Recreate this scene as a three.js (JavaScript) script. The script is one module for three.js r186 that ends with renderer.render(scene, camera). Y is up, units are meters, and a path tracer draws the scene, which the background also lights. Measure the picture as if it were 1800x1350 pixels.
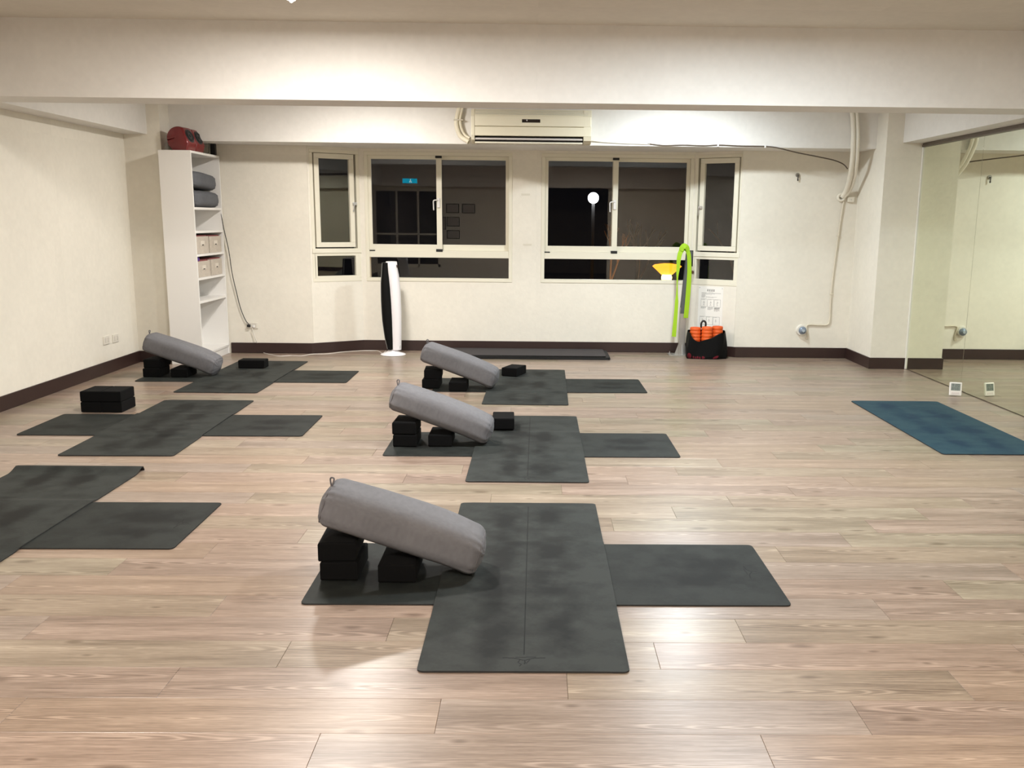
import * as THREE from 'three';
import { RoundedBoxGeometry } from 'three/addons/geometries/RoundedBoxGeometry.js';
import { RectAreaLightUniformsLib } from 'three/addons/lights/RectAreaLightUniformsLib.js';
import { mergeGeometries, toCreasedNormals } from 'three/addons/utils/BufferGeometryUtils.js';

// ───────────────────────── camera, light, exposure ─────────────────────────
const scene = new THREE.Scene();
const FOCAL = 1708.5, CX = 964, CY = 732, EYE = 1.39;              // in pixels of the 1800 x 1350 frame
const PITCH = 0.1997, YAW = -0.0141, ROLL = 0.01074;
const camera = new THREE.PerspectiveCamera(THREE.MathUtils.radToDeg(2 * Math.atan(675 / FOCAL)), 1800 / 1350, 0.05, 200);
camera.position.set(0, EYE, 0);
camera.rotation.set(-PITCH, YAW, ROLL, 'YXZ');
camera.setViewOffset(1800, 1350, 900 - CX, 675 - CY, 1800, 1350);   // an off-centre crop of the lens
camera.updateMatrixWorld(true);
scene.background = new THREE.Color(0.0016, 0.0016, 0.002);           // night sky outside the windows

const renderer = new THREE.WebGLRenderer({ antialias: true });
renderer.toneMapping = THREE.LinearToneMapping;
renderer.toneMappingExposure = 1.56;
renderer.shadowMap.enabled = true;
RectAreaLightUniformsLib.init();

// the ceiling lamps: place, intensity, colour
const WARM = [1.0, 0.90, 0.78], MILD = [1.0, 0.955, 0.90], COOL = [0.86, 0.95, 1.0];
const LAMPS = [
  { x: -1.263, z: -5.31, power: 420, color: MILD, where: 'warm ceiling lamp over the front mats, next to the wide cross beam' },
  { x: 1.2, z: -4.98, power: 520, color: COOL, where: 'cool white ceiling lamp over the front mats' },
  { x: -1.55, z: -8.4, power: 400, color: MILD, where: 'warm ceiling lamp between the cross beam and the windows' },
  { x: 1.35, z: -8.6, power: 370, color: COOL, where: 'cool white ceiling lamp between the cross beam and the windows' },
  { x: 1.35, z: 0.0, power: 900, color: WARM, where: 'warm ceiling lamp over the rear half of the room, on the mirror side' },
  { x: -2.25, z: -0.9, power: 560, color: MILD, where: 'unseen warm ceiling lamp by the socket wall, placed to light the near floor' },  // out of view, position guessed, placed to brighten the near floor and bolster fronts
];

// ───────────────────────── helpers ─────────────────────────
function rng(seed) { let s = seed >>> 0; return () => { s = (s + 0x6D2B79F5) | 0; let t = Math.imul(s ^ (s >>> 15), 1 | s); t = (t + Math.imul(t ^ (t >>> 7), 61 | t)) ^ t; return ((t ^ (t >>> 14)) >>> 0) / 4294967296; }; }
function hash(i, j, s) { let n = Math.imul(i, 374761393) + Math.imul(j, 668265263) + Math.imul(s, 1274126177); n = Math.imul(n ^ (n >>> 13), 1274126177); return ((n ^ (n >>> 16)) >>> 0) / 4294967296; }
function noise(x, y, s) { const i = Math.floor(x), j = Math.floor(y), f = x - i, g = y - j, u = f * f * (3 - 2 * f), v = g * g * (3 - 2 * g); const a = hash(i, j, s), b = hash(i + 1, j, s), c = hash(i, j + 1, s), d = hash(i + 1, j + 1, s); return a + (b - a) * u + (c - a) * v + (a - b - c + d) * u * v; }
function fbm(x, y, s, o = 4) { let t = 0, a = 0.5, n = 0; for (let k = 0; k < o; k++) { t += a * noise(x, y, s + k * 17); n += a; x *= 2; y *= 2; a *= 0.5; } return t / n; }
const clamp = (x, a = 0, b = 1) => Math.min(b, Math.max(a, x));
const smooth = (a, b, x) => { const t = clamp((x - a) / (b - a)); return t * t * (3 - 2 * t); };
const V = (x, y, z) => new THREE.Vector3(x, y, z);
function ray(u, v) { return V((u - CX) / FOCAL, -(v - CY) / FOCAL, -1).applyQuaternion(camera.quaternion); }
function atZ(u, v, z) { const d = ray(u, v), s = z / d.z; return V(d.x * s, EYE + d.y * s, z); }   // on a wall across the room
function atY(u, v, y = 0) { const d = ray(u, v), s = (y - EYE) / d.y; return V(d.x * s, y, d.z * s); }   // on the floor or a level

function dataTexture(w, h, fn, { srgb = true, wrap = true } = {}) {
  const a = new Uint8Array(w * h * 4);
  for (let y = 0; y < h; y++) for (let x = 0; x < w; x++) { const c = fn((x + 0.5) / w, (y + 0.5) / h), k = (y * w + x) * 4; a[k] = clamp(c[0], 0, 255); a[k + 1] = clamp(c[1], 0, 255); a[k + 2] = clamp(c[2], 0, 255); a[k + 3] = 255; }
  const t = new THREE.DataTexture(a, w, h, THREE.RGBAFormat);
  t.magFilter = THREE.LinearFilter; t.minFilter = THREE.LinearMipmapLinearFilter; t.generateMipmaps = true;
  if (wrap) t.wrapS = t.wrapT = THREE.RepeatWrapping;
  if (srgb) t.colorSpace = THREE.SRGBColorSpace;
  t.needsUpdate = true;
  return t;
}
function canvasTexture(w, h, draw) {
  const c = document.createElement('canvas'); c.width = w; c.height = h; draw(c.getContext('2d'), w, h);
  const t = new THREE.CanvasTexture(c); t.colorSpace = THREE.SRGBColorSpace; return t;
}
function mat(rgb, roughness = 0.8, extra = {}) { const m = new THREE.MeshPhysicalMaterial({ roughness, ...extra }); if (Array.isArray(rgb)) m.color.setRGB(...rgb); else m.color.set(rgb); return m; }

const taken = {};
function numbered(name) { taken[name] = (taken[name] ?? -1) + 1; return taken[name] ? `${name}_${String(taken[name]).padStart(3, '0')}` : name; }
function shade(o) { o.traverse(m => { if (m.isMesh) { m.castShadow = true; m.receiveShadow = true; } }); return o; }
function mesh(name, geo, material, parent) {                              // a part (with a parent) or a thing
  const g = Array.isArray(geo) ? merge(geo) : geo;
  const m = new THREE.Mesh(g, material); m.castShadow = m.receiveShadow = true;
  m.name = parent ? name : numbered(name); (parent || scene).add(m); return m;
}
function merge(list) { return mergeGeometries(list.map(g => { const c = g.index ? g.toNonIndexed() : g.clone(); for (const k of Object.keys(c.attributes)) if (!['position', 'normal', 'uv'].includes(k)) c.deleteAttribute(k); return c; })); }
function thing(name, label, category, [x, y, z] = [0, 0, 0], turn = 0, group) {
  const o = new THREE.Group(); o.name = numbered(name); scene.add(o); o.position.set(x, y, z); o.rotation.y = turn;
  o.userData = { label, category }; if (group) o.userData.group = group; return o;
}
function tag(o, label, category, group) { o.userData.label = label; o.userData.category = category; if (group) o.userData.group = group; return o; }
function struct(o, label) { o.userData.kind = 'structure'; o.userData.label = label; return o; }
function box(x0, x1, y0, y1, z0, z1) { const g = new THREE.BoxGeometry(x1 - x0, y1 - y0, z1 - z0); g.translate((x0 + x1) / 2, (y0 + y1) / 2, (z0 + z1) / 2); return g; }
function rbox(x0, x1, y0, y1, z0, z1, r = 0.004, seg = 2) { const g = new RoundedBoxGeometry(x1 - x0, y1 - y0, z1 - z0, seg, r); g.translate((x0 + x1) / 2, (y0 + y1) / 2, (z0 + z1) / 2); return g; }
function metric(g) {                                                     // uv in metres by the way each face points
  const h = g.index ? g.toNonIndexed() : g, p = h.attributes.position, n = h.attributes.normal, uv = new Float32Array(p.count * 2);
  for (let i = 0; i < p.count; i++) { const ax = Math.abs(n.getX(i)), ay = Math.abs(n.getY(i)), az = Math.abs(n.getZ(i)); const a = ax > ay && ax > az ? [p.getZ(i), p.getY(i)] : ay > az ? [p.getX(i), p.getZ(i)] : [p.getX(i), p.getY(i)]; uv[2 * i] = a[0]; uv[2 * i + 1] = a[1]; }
  h.setAttribute('uv', new THREE.BufferAttribute(uv, 2)); return h;
}
function tube(points, r, seg = 40, rad = 8, closed = false) { return new THREE.TubeGeometry(new THREE.CatmullRomCurve3(points, closed, 'centripetal'), seg, r, rad, closed); }
function along(g, A, B) {                                                // local x runs from A to B (plan), local z points into the room
  const a = Math.atan2(-(B[1] - A[1]), B[0] - A[0]); const h = g.clone(); h.rotateY(a); h.translate(A[0], 0, A[1]); return h;
}
function segmentAngle(A, B) { return Math.atan2(-(B[1] - A[1]), B[0] - A[0]); }

// ───────────────────────── materials ─────────────────────────
const paintTex = dataTexture(512, 512, (u, v) => { const n = fbm(u * 6, v * 6, 3, 5), m = fbm(u * 60, v * 60, 9, 2); const k = 244 + (n - 0.5) * 10 + (m - 0.5) * 6; return [k, k - 0.5, k - 1.5]; });
paintTex.repeat.set(0.5, 0.5);
const paintBump = dataTexture(256, 256, (u, v) => { const k = 255 * fbm(u * 40, v * 40, 21, 3); return [k, k, k]; }, { srgb: false }); paintBump.repeat.set(1.4, 1.4);
const wallPaint = mat([0.88, 0.84, 0.745], 0.72, { map: paintTex, bumpMap: paintBump, bumpScale: 0.0006 });
const beamPaint = mat([0.85, 0.83, 0.795], 0.75, { map: paintTex, bumpMap: paintBump, bumpScale: 0.0005 });
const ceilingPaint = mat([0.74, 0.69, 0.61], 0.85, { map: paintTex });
const skirtMat = mat([0.030, 0.0135, 0.0115], 0.42);
const aluMat = mat([0.78, 0.745, 0.62], 0.42);
const rubberBlack = mat([0.008, 0.008, 0.008], 0.7);
const glassMat = new THREE.MeshPhysicalMaterial({ transmission: 1, thickness: 0, roughness: 0.0, ior: 1.5, color: 0xffffff });
const mirrorMat = mat([0.85, 0.88, 0.73], 0.015, { metalness: 1 });
const whitePlastic = mat([0.80, 0.78, 0.76], 0.35);
const melamine = mat([0.82, 0.80, 0.77], 0.38);
const chrome = mat([0.55, 0.55, 0.56], 0.28, { metalness: 1 });
const darkPlastic = mat([0.012, 0.012, 0.013], 0.4);

// ───────────────────────── room shell ─────────────────────────
const XL = -3.83, XR = 3.622, ZB = -10.07, ZBAY = -10.39, ZR = 2.8, HC = 2.602, HS = 2.126, HB = 2.09;
const colL = { x: -3.49, z: -9.38 }, colR = { x: 3.255, z: -9.34 };
const BAY = { a: [-2.325, ZB], b: [-1.838, ZBAY], c: [1.64, ZBAY], d: [2.09, ZB] };

// floor: a slab under laminate planks of 1.212 x 0.1985 m
const floor = struct(mesh('floor', box(XL - 0.15, XR + 0.15, -0.15, -0.009, ZBAY - 0.2, ZR + 2.6), mat([0.05, 0.038, 0.028], 0.9)), 'light oak laminate floor laid in long planks');
function woodTexture(seed) {
  const R = rng(seed), v0 = 0.1 + 0.8 * R(), u0 = R(), knots = [];
  for (let k = 0; k < 1 + Math.floor(R() * 4); k++) knots.push([R(), R(), 0.006 + 0.010 * R()]);
  const cath = R() < 0.75 ? 1 : 0.25, tone = R() * 10 - 5;
  return dataTexture(1024, 164, (u, v) => {
    const x = u * 1.212, y = v * 0.1985;
    const warp = fbm(x * 4, y * 14, seed + 5, 3) - 0.5;
    const broad = fbm(x * 1.6, y * 16, seed, 4) - 0.5, streak = fbm(x * 9, y * 260, seed + 31, 3) - 0.5, fine = fbm(x * 40, y * 520, seed + 57, 2) - 0.5;
    let k = 0.5 + broad * 0.8 + streak * 0.8 + fine * 0.35;
    const dy = (y - v0 * 0.1985) / 0.045, dx = (x - u0 * 1.212) / 0.85;
    const r = Math.sqrt(dx * dx + dy * dy * 0.9) + warp * 0.35;
    const ring = Math.sin(r * 46), band = Math.exp(-dy * dy * 1.4) * cath * smooth(0.25, 0.6, fbm(x * 2.2, y * 5, seed + 80, 2));
    k += band * (ring > 0 ? ring * 0.42 : ring * 0.16);
    for (const [a, b, q] of knots) { const ex = (x - a * 1.212) / (q * 2.2), ey = (y - b * 0.1985) / q, d = Math.sqrt(ex * ex + ey * ey) + warp * 0.9; k -= 0.55 * Math.exp(-d * d); k += 0.12 * Math.exp(-(d - 1.8) * (d - 1.8) * 2); }
    k = clamp(k, 0, 1.1);
    return [133 + 72 * k + tone, 115 + 71 * k + tone, 100 + 69 * k + tone * 0.9];
  });
}
const woodMats = []; const rw = rng(41);
for (let k = 0; k < 8; k++) { const t = woodTexture(100 + k * 37); woodMats.push(mat([0.61 + 0.075 * rw(), 0.60 + 0.065 * rw(), 0.585 + 0.065 * rw()], 0.31, { map: t, specularIntensity: 1.0 })); }
function plankGeometry(len, wid, flip) {
  const c = 0.0007, t = 0.009, a = len / 2 - 0.0004, b = wid / 2 - 0.0004;
  const P = [[-a + c, 0, b - c], [a - c, 0, b - c], [a - c, 0, -b + c], [-a + c, 0, -b + c], [-a, -c, b], [a, -c, b], [a, -c, -b], [-a, -c, -b], [-a, -t, b], [a, -t, b], [a, -t, -b], [-a, -t, -b]];
  const quads = [[0, 1, 2, 3]]; for (let i = 0; i < 4; i++) { const j = (i + 1) % 4; quads.push([4 + i, 4 + j, j, i], [8 + i, 8 + j, 4 + j, 4 + i]); }
  const pos = [], uv = [];
  for (const q of quads) for (const i of [q[0], q[1], q[2], q[0], q[2], q[3]]) { pos.push(...P[i]); const s = (P[i][0] + a) / 1.212, w = (b - P[i][2]) / 0.1985; uv.push(flip ? 1 - s : s, flip ? 1 - w : w); }
  const g = new THREE.BufferGeometry(); g.setAttribute('position', new THREE.Float32BufferAttribute(pos, 3)); g.setAttribute('uv', new THREE.Float32BufferAttribute(uv, 2)); g.computeVertexNormals(); return g;
}
{
  const PITCHZ = 0.1985, LEN = 1.212, Z0 = -2.453, phase = { 0: 0.630, 1: 0.942, 2: 0.105, 3: 0.404, 4: 0.718, 5: 0.066, 10: 0.365, 11: 0.680 };
  const R = rng(7), cache = new Map(), rest = [];
  let last = 0;
  for (let r = -37; r <= 40; r++) {
    const zf = Z0 - (r - 1) * PITCHZ, zb = zf - PITCHZ; if (zb > ZR || zf < ZBAY) continue;
    last = phase[r] ?? (last + 0.31 + 0.12 * (R() - 0.5)); last = ((last % LEN) + LEN) % LEN;
    const z1 = Math.min(zf, ZR), z0 = Math.max(zb, ZBAY), wid = z1 - z0;
    for (let x = last - 6 * LEN; x < XR; x += LEN) {
      const a = Math.max(x, XL), b = Math.min(x + LEN, XR); if (b - a < 0.02) continue;
      const flip = R() < 0.5, k = Math.floor(R() * woodMats.length), key = `${(b - a).toFixed(3)}_${wid.toFixed(3)}_${flip}`;
      if (!cache.has(key)) cache.set(key, plankGeometry(b - a, wid, flip));
      const far = -z0, left = (-40 - CX) / FOCAL * far * 1.03, right = (1840 - CX) / FOCAL * far * 1.03;
      const seen = z0 < -2.1 && b > left && a < right;
      if (seen) { const m = mesh('plank', cache.get(key), woodMats[k], floor); m.position.set((a + b) / 2, 0, (z0 + z1) / 2); }
      else { const g = cache.get(key).clone(); g.translate((a + b) / 2, 0, (z0 + z1) / 2); rest.push(g); }
    }
  }
  const m = mesh('plank_field', mergeGeometries(rest), woodMats[0], floor); m.userData.kind = 'stuff';
}

struct(mesh('ceiling', metric(box(XL - 0.15, XR + 0.15, HC, HC + 0.15, ZBAY - 0.2, ZR + 0.15)), ceilingPaint), 'plain off white painted ceiling');
struct(mesh('wall_left', metric(box(XL - 0.15, XL, 0, HC, ZBAY - 0.2, ZR + 0.15)), wallPaint), 'cream painted side wall with two socket plates');
struct(mesh('wall_right', metric(box(XR, XR + 0.15, 0, HC, ZBAY - 0.2, ZR + 0.15)), wallPaint), 'cream painted side wall behind the mirrors');
struct(mesh('wall_column_left', metric(box(XL, colL.x, 0, HC, ZB - 0.1, colL.z)), wallPaint), 'cream column in the corner behind the bookcase');
struct(mesh('wall_column_right', metric(box(colR.x, XR, 0, HC, ZB - 0.1, colR.z)), wallPaint), 'cream column beside the mirror');
struct(mesh('ceiling_beam', metric(box(XL, XR, HS, HC, -6.87, -6.525)), beamPaint), 'wide off white beam crossing the whole room');
struct(mesh('ceiling_beam', metric(box(XL, -3.61, HS, HC, colL.z, -6.87)), beamPaint), 'off white beam along the side wall with the sockets');
struct(mesh('ceiling_beam', metric(box(XL, -3.61, HS, HC, -6.525, ZR)), beamPaint), 'off white beam along the side wall, front half of the room');
struct(mesh('ceiling_beam', metric(box(3.41, XR, HS, HC, colR.z, -6.87)), beamPaint), 'off white beam above the mirrors');
struct(mesh('ceiling_beam', metric(box(3.41, XR, HS, HC, -6.525, ZR)), beamPaint), 'off white beam above the mirrors, front half of the room');
struct(mesh('ceiling_beam', metric(box(colL.x, colR.x, HB, HC, ZBAY - 0.2, -9.62)), beamPaint), 'off white beam over the windows carrying the air conditioner');
struct(mesh('ceiling_beam', metric(box(-3.61, 3.41, HS, HC, ZR - 0.35, ZR)), beamPaint), 'off white beam along the rear wall');

// back wall: two straight pieces and a bay with window openings
const WIN = { y0: 0.735, y1: 2.062 };
{
  const T = 0.18, g = [box(colL.x, BAY.a[0] + 0.02, 0, HB, ZB - T, ZB), box(BAY.d[0] - 0.02, colR.x, 0, HB, ZB - T, ZB)];
  const x0 = BAY.b[0], x1 = BAY.c[0];
  g.push(box(x0 - 0.03, x1 + 0.03, 0, WIN.y0, ZBAY - T, ZBAY), box(x0 - 0.03, x1 + 0.03, WIN.y1, HB, ZBAY - T, ZBAY));
  g.push(box(-0.255, 0.05, WIN.y0, WIN.y1, ZBAY - T, ZBAY), box(x0 - 0.03, -1.79, WIN.y0, WIN.y1, ZBAY - T, ZBAY), box(1.635, x1 + 0.03, WIN.y0, WIN.y1, ZBAY - T, ZBAY));
  for (const [A, B, s0, s1] of [[BAY.a, BAY.b, 0.045, 0.575], [BAY.c, BAY.d, 0.012, 0.548]]) {
    const L = Math.hypot(B[0] - A[0], B[1] - A[1]);
    g.push(along(box(0, L, 0, WIN.y0, -T, 0), A, B), along(box(0, L, WIN.y1, HB, -T, 0), A, B));
    if (s0 > 0) g.push(along(box(0, s0, WIN.y0, WIN.y1, -T, 0), A, B));
    if (s1 < L) g.push(along(box(s1, L, WIN.y0, WIN.y1, -T, 0), A, B));
  }
  struct(mesh('wall_back', metric(merge(g)), wallPaint), 'cream painted end wall with a shallow window bay');
}
// rear wall, behind the viewpoint, as the windows mirror it: a wall with framed papers, a glazed partition and a dark passage
{
  const z0 = ZR, z1 = ZR + 0.15;
  const g = [box(-2.3, 0.05, 0, HS, z0, z1), box(1.7, XR, 0, HS, z0, z1), box(XL, XR, HS, HC, z0, z1), box(XL, -2.3, 0, 0.25, z0, z1)];
  struct(mesh('wall_front', metric(merge(g)), wallPaint), 'cream rear wall with framed papers and a dark passage');
  const dim = mat([0.16, 0.13, 0.10], 0.8);
  struct(mesh('wall_passage', merge([box(XL - 0.15, XR + 0.15, 0, HC, ZR + 2.4, ZR + 2.55), box(XL - 0.15, XL, 0, HC, z1, ZR + 2.4), box(XR, XR + 0.15, 0, HC, z1, ZR + 2.4), box(XL - 0.15, XR + 0.15, HC, HC + 0.1, z1, ZR + 2.55)]), dim), 'brown walls of the unlit passage behind the room');
  const part = struct(mesh('door_1', [box(XL, -2.3, 2.02, HS, z0 + 0.03, z0 + 0.09), box(XL, -2.3, 1.0, 1.04, z0 + 0.03, z0 + 0.09), box(XL, -2.3, 0.25, 0.31, z0 + 0.03, z0 + 0.09), box(-3.35, -3.31, 0.25, 2.1, z0 + 0.03, z0 + 0.09), box(-2.84, -2.80, 0.25, 2.1, z0 + 0.03, z0 + 0.09), box(-2.36, -2.30, 0.25, 2.1, z0 + 0.03, z0 + 0.09)], aluMat), 'white framed glazed partition to a dark room');
  for (const [a, b] of [[XL, -3.35], [-3.31, -2.84], [-2.80, -2.36]]) mesh('pane', box(a, b, 0.31, 2.02, z0 + 0.055, z0 + 0.06), glassMat, part);
  const frameM = mat([0.02, 0.016, 0.013], 0.5), paper = mat([0.5, 0.48, 0.43], 0.8);
  const fr = [[-2.0, 1.63, 0.31, 0.22], [-1.62, 1.63, 0.31, 0.22], [-1.99, 1.32, 0.31, 0.22], [-1.99, 1.02, 0.31, 0.2], [-2.255, 1.28, 0.18, 0.3]];
  fr.forEach(([x, y, w, h], k) => {
    const f = thing('picture_frame', ['dark framed paper on the rear wall, upper one beside the partition', 'dark framed paper on the rear wall, upper one beside the passage', 'dark framed paper in the middle of the rear wall group', 'lowest dark framed paper on the rear wall', 'upright dark framed paper next to the glazed partition'][k], 'picture frame', [x, y, ZR - 0.002], 0, 'framed papers on the rear wall');
    const q = 0.014;
    mesh('frame', [box(-w / 2, w / 2, h / 2 - q, h / 2, -0.02, 0), box(-w / 2, w / 2, -h / 2, -h / 2 + q, -0.02, 0), box(-w / 2, -w / 2 + q, -h / 2 + q, h / 2 - q, -0.02, 0), box(w / 2 - q, w / 2, -h / 2 + q, h / 2 - q, -0.02, 0)], frameM, f);
    mesh('paper', box(-w / 2 + q, w / 2 - q, -h / 2 + q, h / 2 - q, -0.008, -0.001), paper, f);
  });
  const ex = thing('exit_sign', 'lit blue green exit sign over the glazed partition', 'sign', [-2.95, 2.24, ZR - 0.352]);
  mesh('sign_case', rbox(-0.18, 0.18, -0.06, 0.06, -0.035, 0, 0.006), whitePlastic, ex);
  const exTex = canvasTexture(256, 84, (c, w, h) => { c.fillStyle = '#0aa7c8'; c.fillRect(0, 0, w, h); c.fillStyle = '#dff'; c.beginPath(); c.arc(118, 20, 9, 0, 7); c.fill(); c.fillRect(108, 30, 18, 24); c.fillRect(96, 52, 14, 22); c.fillRect(122, 52, 16, 22); });
  const em = mat([0.02, 0.02, 0.02], 0.4); em.emissive.setRGB(1, 1, 1); em.emissiveMap = exTex; em.emissiveIntensity = 4;
  const fg = new THREE.PlaneGeometry(0.34, 0.105); fg.rotateY(Math.PI); fg.translate(0, 0, -0.0362); mesh('sign_face', fg, em, ex);
}

// skirting boards
{
  const h = 0.108, t = 0.013, S = (A, B) => { const L = Math.hypot(B[0] - A[0], B[1] - A[1]); return along(rbox(-0.004, L + 0.004, 0.0005, h, 0, t, 0.003, 1), A, B); };
  struct(mesh('baseboard_left', [box(XL, XL + t, 0.0005, h, colL.z + t, ZR)], skirtMat), 'dark brown skirting board along the side wall with sockets');
  struct(mesh('baseboard_back', [S([XL, colL.z], [colL.x, colL.z]), S([-3.15, ZB], BAY.a), S(BAY.a, BAY.b), S(BAY.b, BAY.c), S(BAY.c, BAY.d), S(BAY.d, [colR.x, ZB])], skirtMat), 'dark brown skirting board under the windows');
  struct(mesh('baseboard_right', [box(colR.x - t, colR.x, 0.0005, h, ZB, colR.z + t), box(colR.x, XR - 0.03, 0.0005, h, colR.z, colR.z + t)], skirtMat), 'dark brown skirting board around the column by the mirror');
}

// ───────────────────────── windows ─────────────────────────
function ringFrame(x0, x1, y0, y1, w, z0, z1, r = 0.003) { return [rbox(x0, x1, y1 - w, y1, z0, z1, r, 1), rbox(x0, x1, y0, y0 + w, z0, z1, r, 1), rbox(x0, x0 + w, y0 + w, y1 - w, z0, z1, r, 1), rbox(x1 - w, x1, y0 + w, y1 - w, z0, z1, r, 1)]; }
function slidingWindow(name, label, x0, x1, xm) {
  const o = new THREE.Group(); o.name = name; scene.add(o); o.position.set(0, 0, ZBAY); struct(o, label);
  const { y0, y1 } = WIN, d = -0.09;
  mesh('frame', [...ringFrame(x0, x1, y0, y1, 0.036, d, 0.006), rbox(x0 + 0.036, x1 - 0.036, 0.985, 1.058, d, 0.0, 0.003, 1)], aluMat, o);
  mesh('pane', box(x0 + 0.03, x1 - 0.03, y0 + 0.03, 0.99, -0.052, -0.047), glassMat, o);
  const yb = 1.058, yt = y1 - 0.036, sash = (a, b, z, wl, wr) => {
    const s = mesh('sash', [rbox(a, b, yt - 0.038, yt, z - 0.026, z, 0.003, 1), rbox(a, b, yb, yb + 0.062, z - 0.026, z, 0.003, 1), rbox(a, a + wl, yb + 0.06, yt - 0.036, z - 0.026, z, 0.003, 1), rbox(b - wr, b, yb + 0.06, yt - 0.036, z - 0.026, z, 0.003, 1)], aluMat, o);
    mesh('pane', box(a + wl * 0.7, b - wr * 0.7, yb + 0.05, yt - 0.03, z - 0.016, z - 0.011), glassMat, s); return s;
  };
  const left = sash(x0 + 0.034, xm + 0.03, -0.014, 0.036, 0.056), right = sash(xm - 0.03, x1 - 0.034, -0.05, 0.056, 0.036);
  mesh('stop_block', [rbox(xm - 0.032, xm + 0.034, yt - 0.024, yt + 0.008, -0.016, 0.004, 0.002, 1)], rubberBlack, left);
  mesh('stop_block', [rbox(xm - 0.034, xm + 0.034, yb - 0.012, yb + 0.016, -0.016, 0.004, 0.002, 1)], rubberBlack, left);
  mesh('stop_block', [rbox(x0 + 0.036, x0 + 0.095, yb - 0.010, yb + 0.001, -0.016, 0.004, 0.002, 1)], rubberBlack, left);
  mesh('handle', [rbox(xm - 0.018, xm + 0.012, 1.50, 1.60, -0.016, 0.002, 0.006), tube([V(xm - 0.005, 1.575, 0.0), V(xm - 0.02, 1.578, 0.014), V(xm - 0.052, 1.572, 0.018), V(xm - 0.055, 1.53, 0.018), V(xm - 0.053, 1.475, 0.018)], 0.006, 20, 8)], whitePlastic, left);
  return o;
}
slidingWindow('window_1', 'two panel sliding window behind the tower fan', -1.79, -0.255, -1.02);
slidingWindow('window_2', 'two panel sliding window behind the green band stand', 0.05, 1.635, 0.82);
function casement(name, label, A, B, s0, s1, hinge) {
  const o = new THREE.Group(); o.name = name; scene.add(o); o.position.set(A[0], 0, A[1]); o.rotation.y = segmentAngle(A, B); struct(o, label);
  const { y0, y1 } = WIN, d = -0.08;
  mesh('frame', [...ringFrame(s0, s1, y0, y1, 0.034, d, 0.004), rbox(s0, s1, 1.028, 1.075, d, 0.012, 0.003, 1)], aluMat, o);
  const a = s0 + (hinge > 0 ? 0.045 : 0.06), b = s1 - (hinge > 0 ? 0.06 : 0.045);
  const s = mesh('sash', ringFrame(a, b, 1.088, 2.024, 0.05, -0.03, 0.012), aluMat, o);
  mesh('pane', box(a + 0.04, b - 0.04, 1.12, 1.99, -0.012, -0.007), glassMat, s);
  const low = mesh('sash', ringFrame(s0 + 0.02, s1 - 0.03, y0 + 0.03, 1.03, 0.03, -0.03, 0.004), aluMat, o);
  mesh('pane', box(s0 + 0.04, s1 - 0.05, y0 + 0.05, 1.01, -0.016, -0.011), glassMat, low);
  const hx = hinge > 0 ? b - 0.01 : a + 0.01;
  mesh('handle', [rbox(hx - 0.014, hx + 0.03, 1.515, 1.545, 0.010, 0.028, 0.004), tube([V(hx, 1.53, 0.03), V(hx - 0.004, 1.49, 0.032), V(hx - 0.014, 1.45, 0.03)], 0.006, 12, 8)], chrome, s);
  return o;
}
casement('window_3', 'narrow casement window in the slanted bay side by the tower fan', BAY.a, BAY.b, 0.045, 0.575, 1);
casement('window_4', 'narrow casement window in the slanted bay side above the printed notice', BAY.c, BAY.d, 0.012, 0.548, -1);

// ───────────────────────── wall mirror ─────────────────────────
{
  const x = 3.605, o = thing('wall_mirror', 'tall frameless wall mirror of joined panels under a dark metal rail', 'mirror', [x, 0, 0]);
  const zs = [-9.325, -8.083, -6.88, -5.68, -4.48];
  for (let k = 0; k < 4; k++) mesh('mirror_panel', rbox(0, 0.006, 0.006, 2.088, zs[k] + 0.0015, zs[k + 1] - 0.0015, 0.0012, 1), mirrorMat, o);
  mesh('backing', box(0.0065, 0.0165, 0.003, 2.088, -9.325, -4.48), mat([0.12, 0.14, 0.11], 0.8), o);
  mesh('top_rail', [rbox(-0.018, 0.0165, 2.089, 2.106, -9.335, -4.48, 0.002, 1), rbox(-0.012, 0.0165, 2.107, 2.1255, -9.335, -4.48, 0.002, 1)], mat([0.20, 0.17, 0.15], 0.35, { metalness: 0.8 }), o);
  mesh('edge_strip', rbox(-0.012, 0.0165, 0.0005, 2.088, -9.339, -9.3255, 0.002, 1), mat([0.82, 0.8, 0.74], 0.5), o);
}

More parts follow.
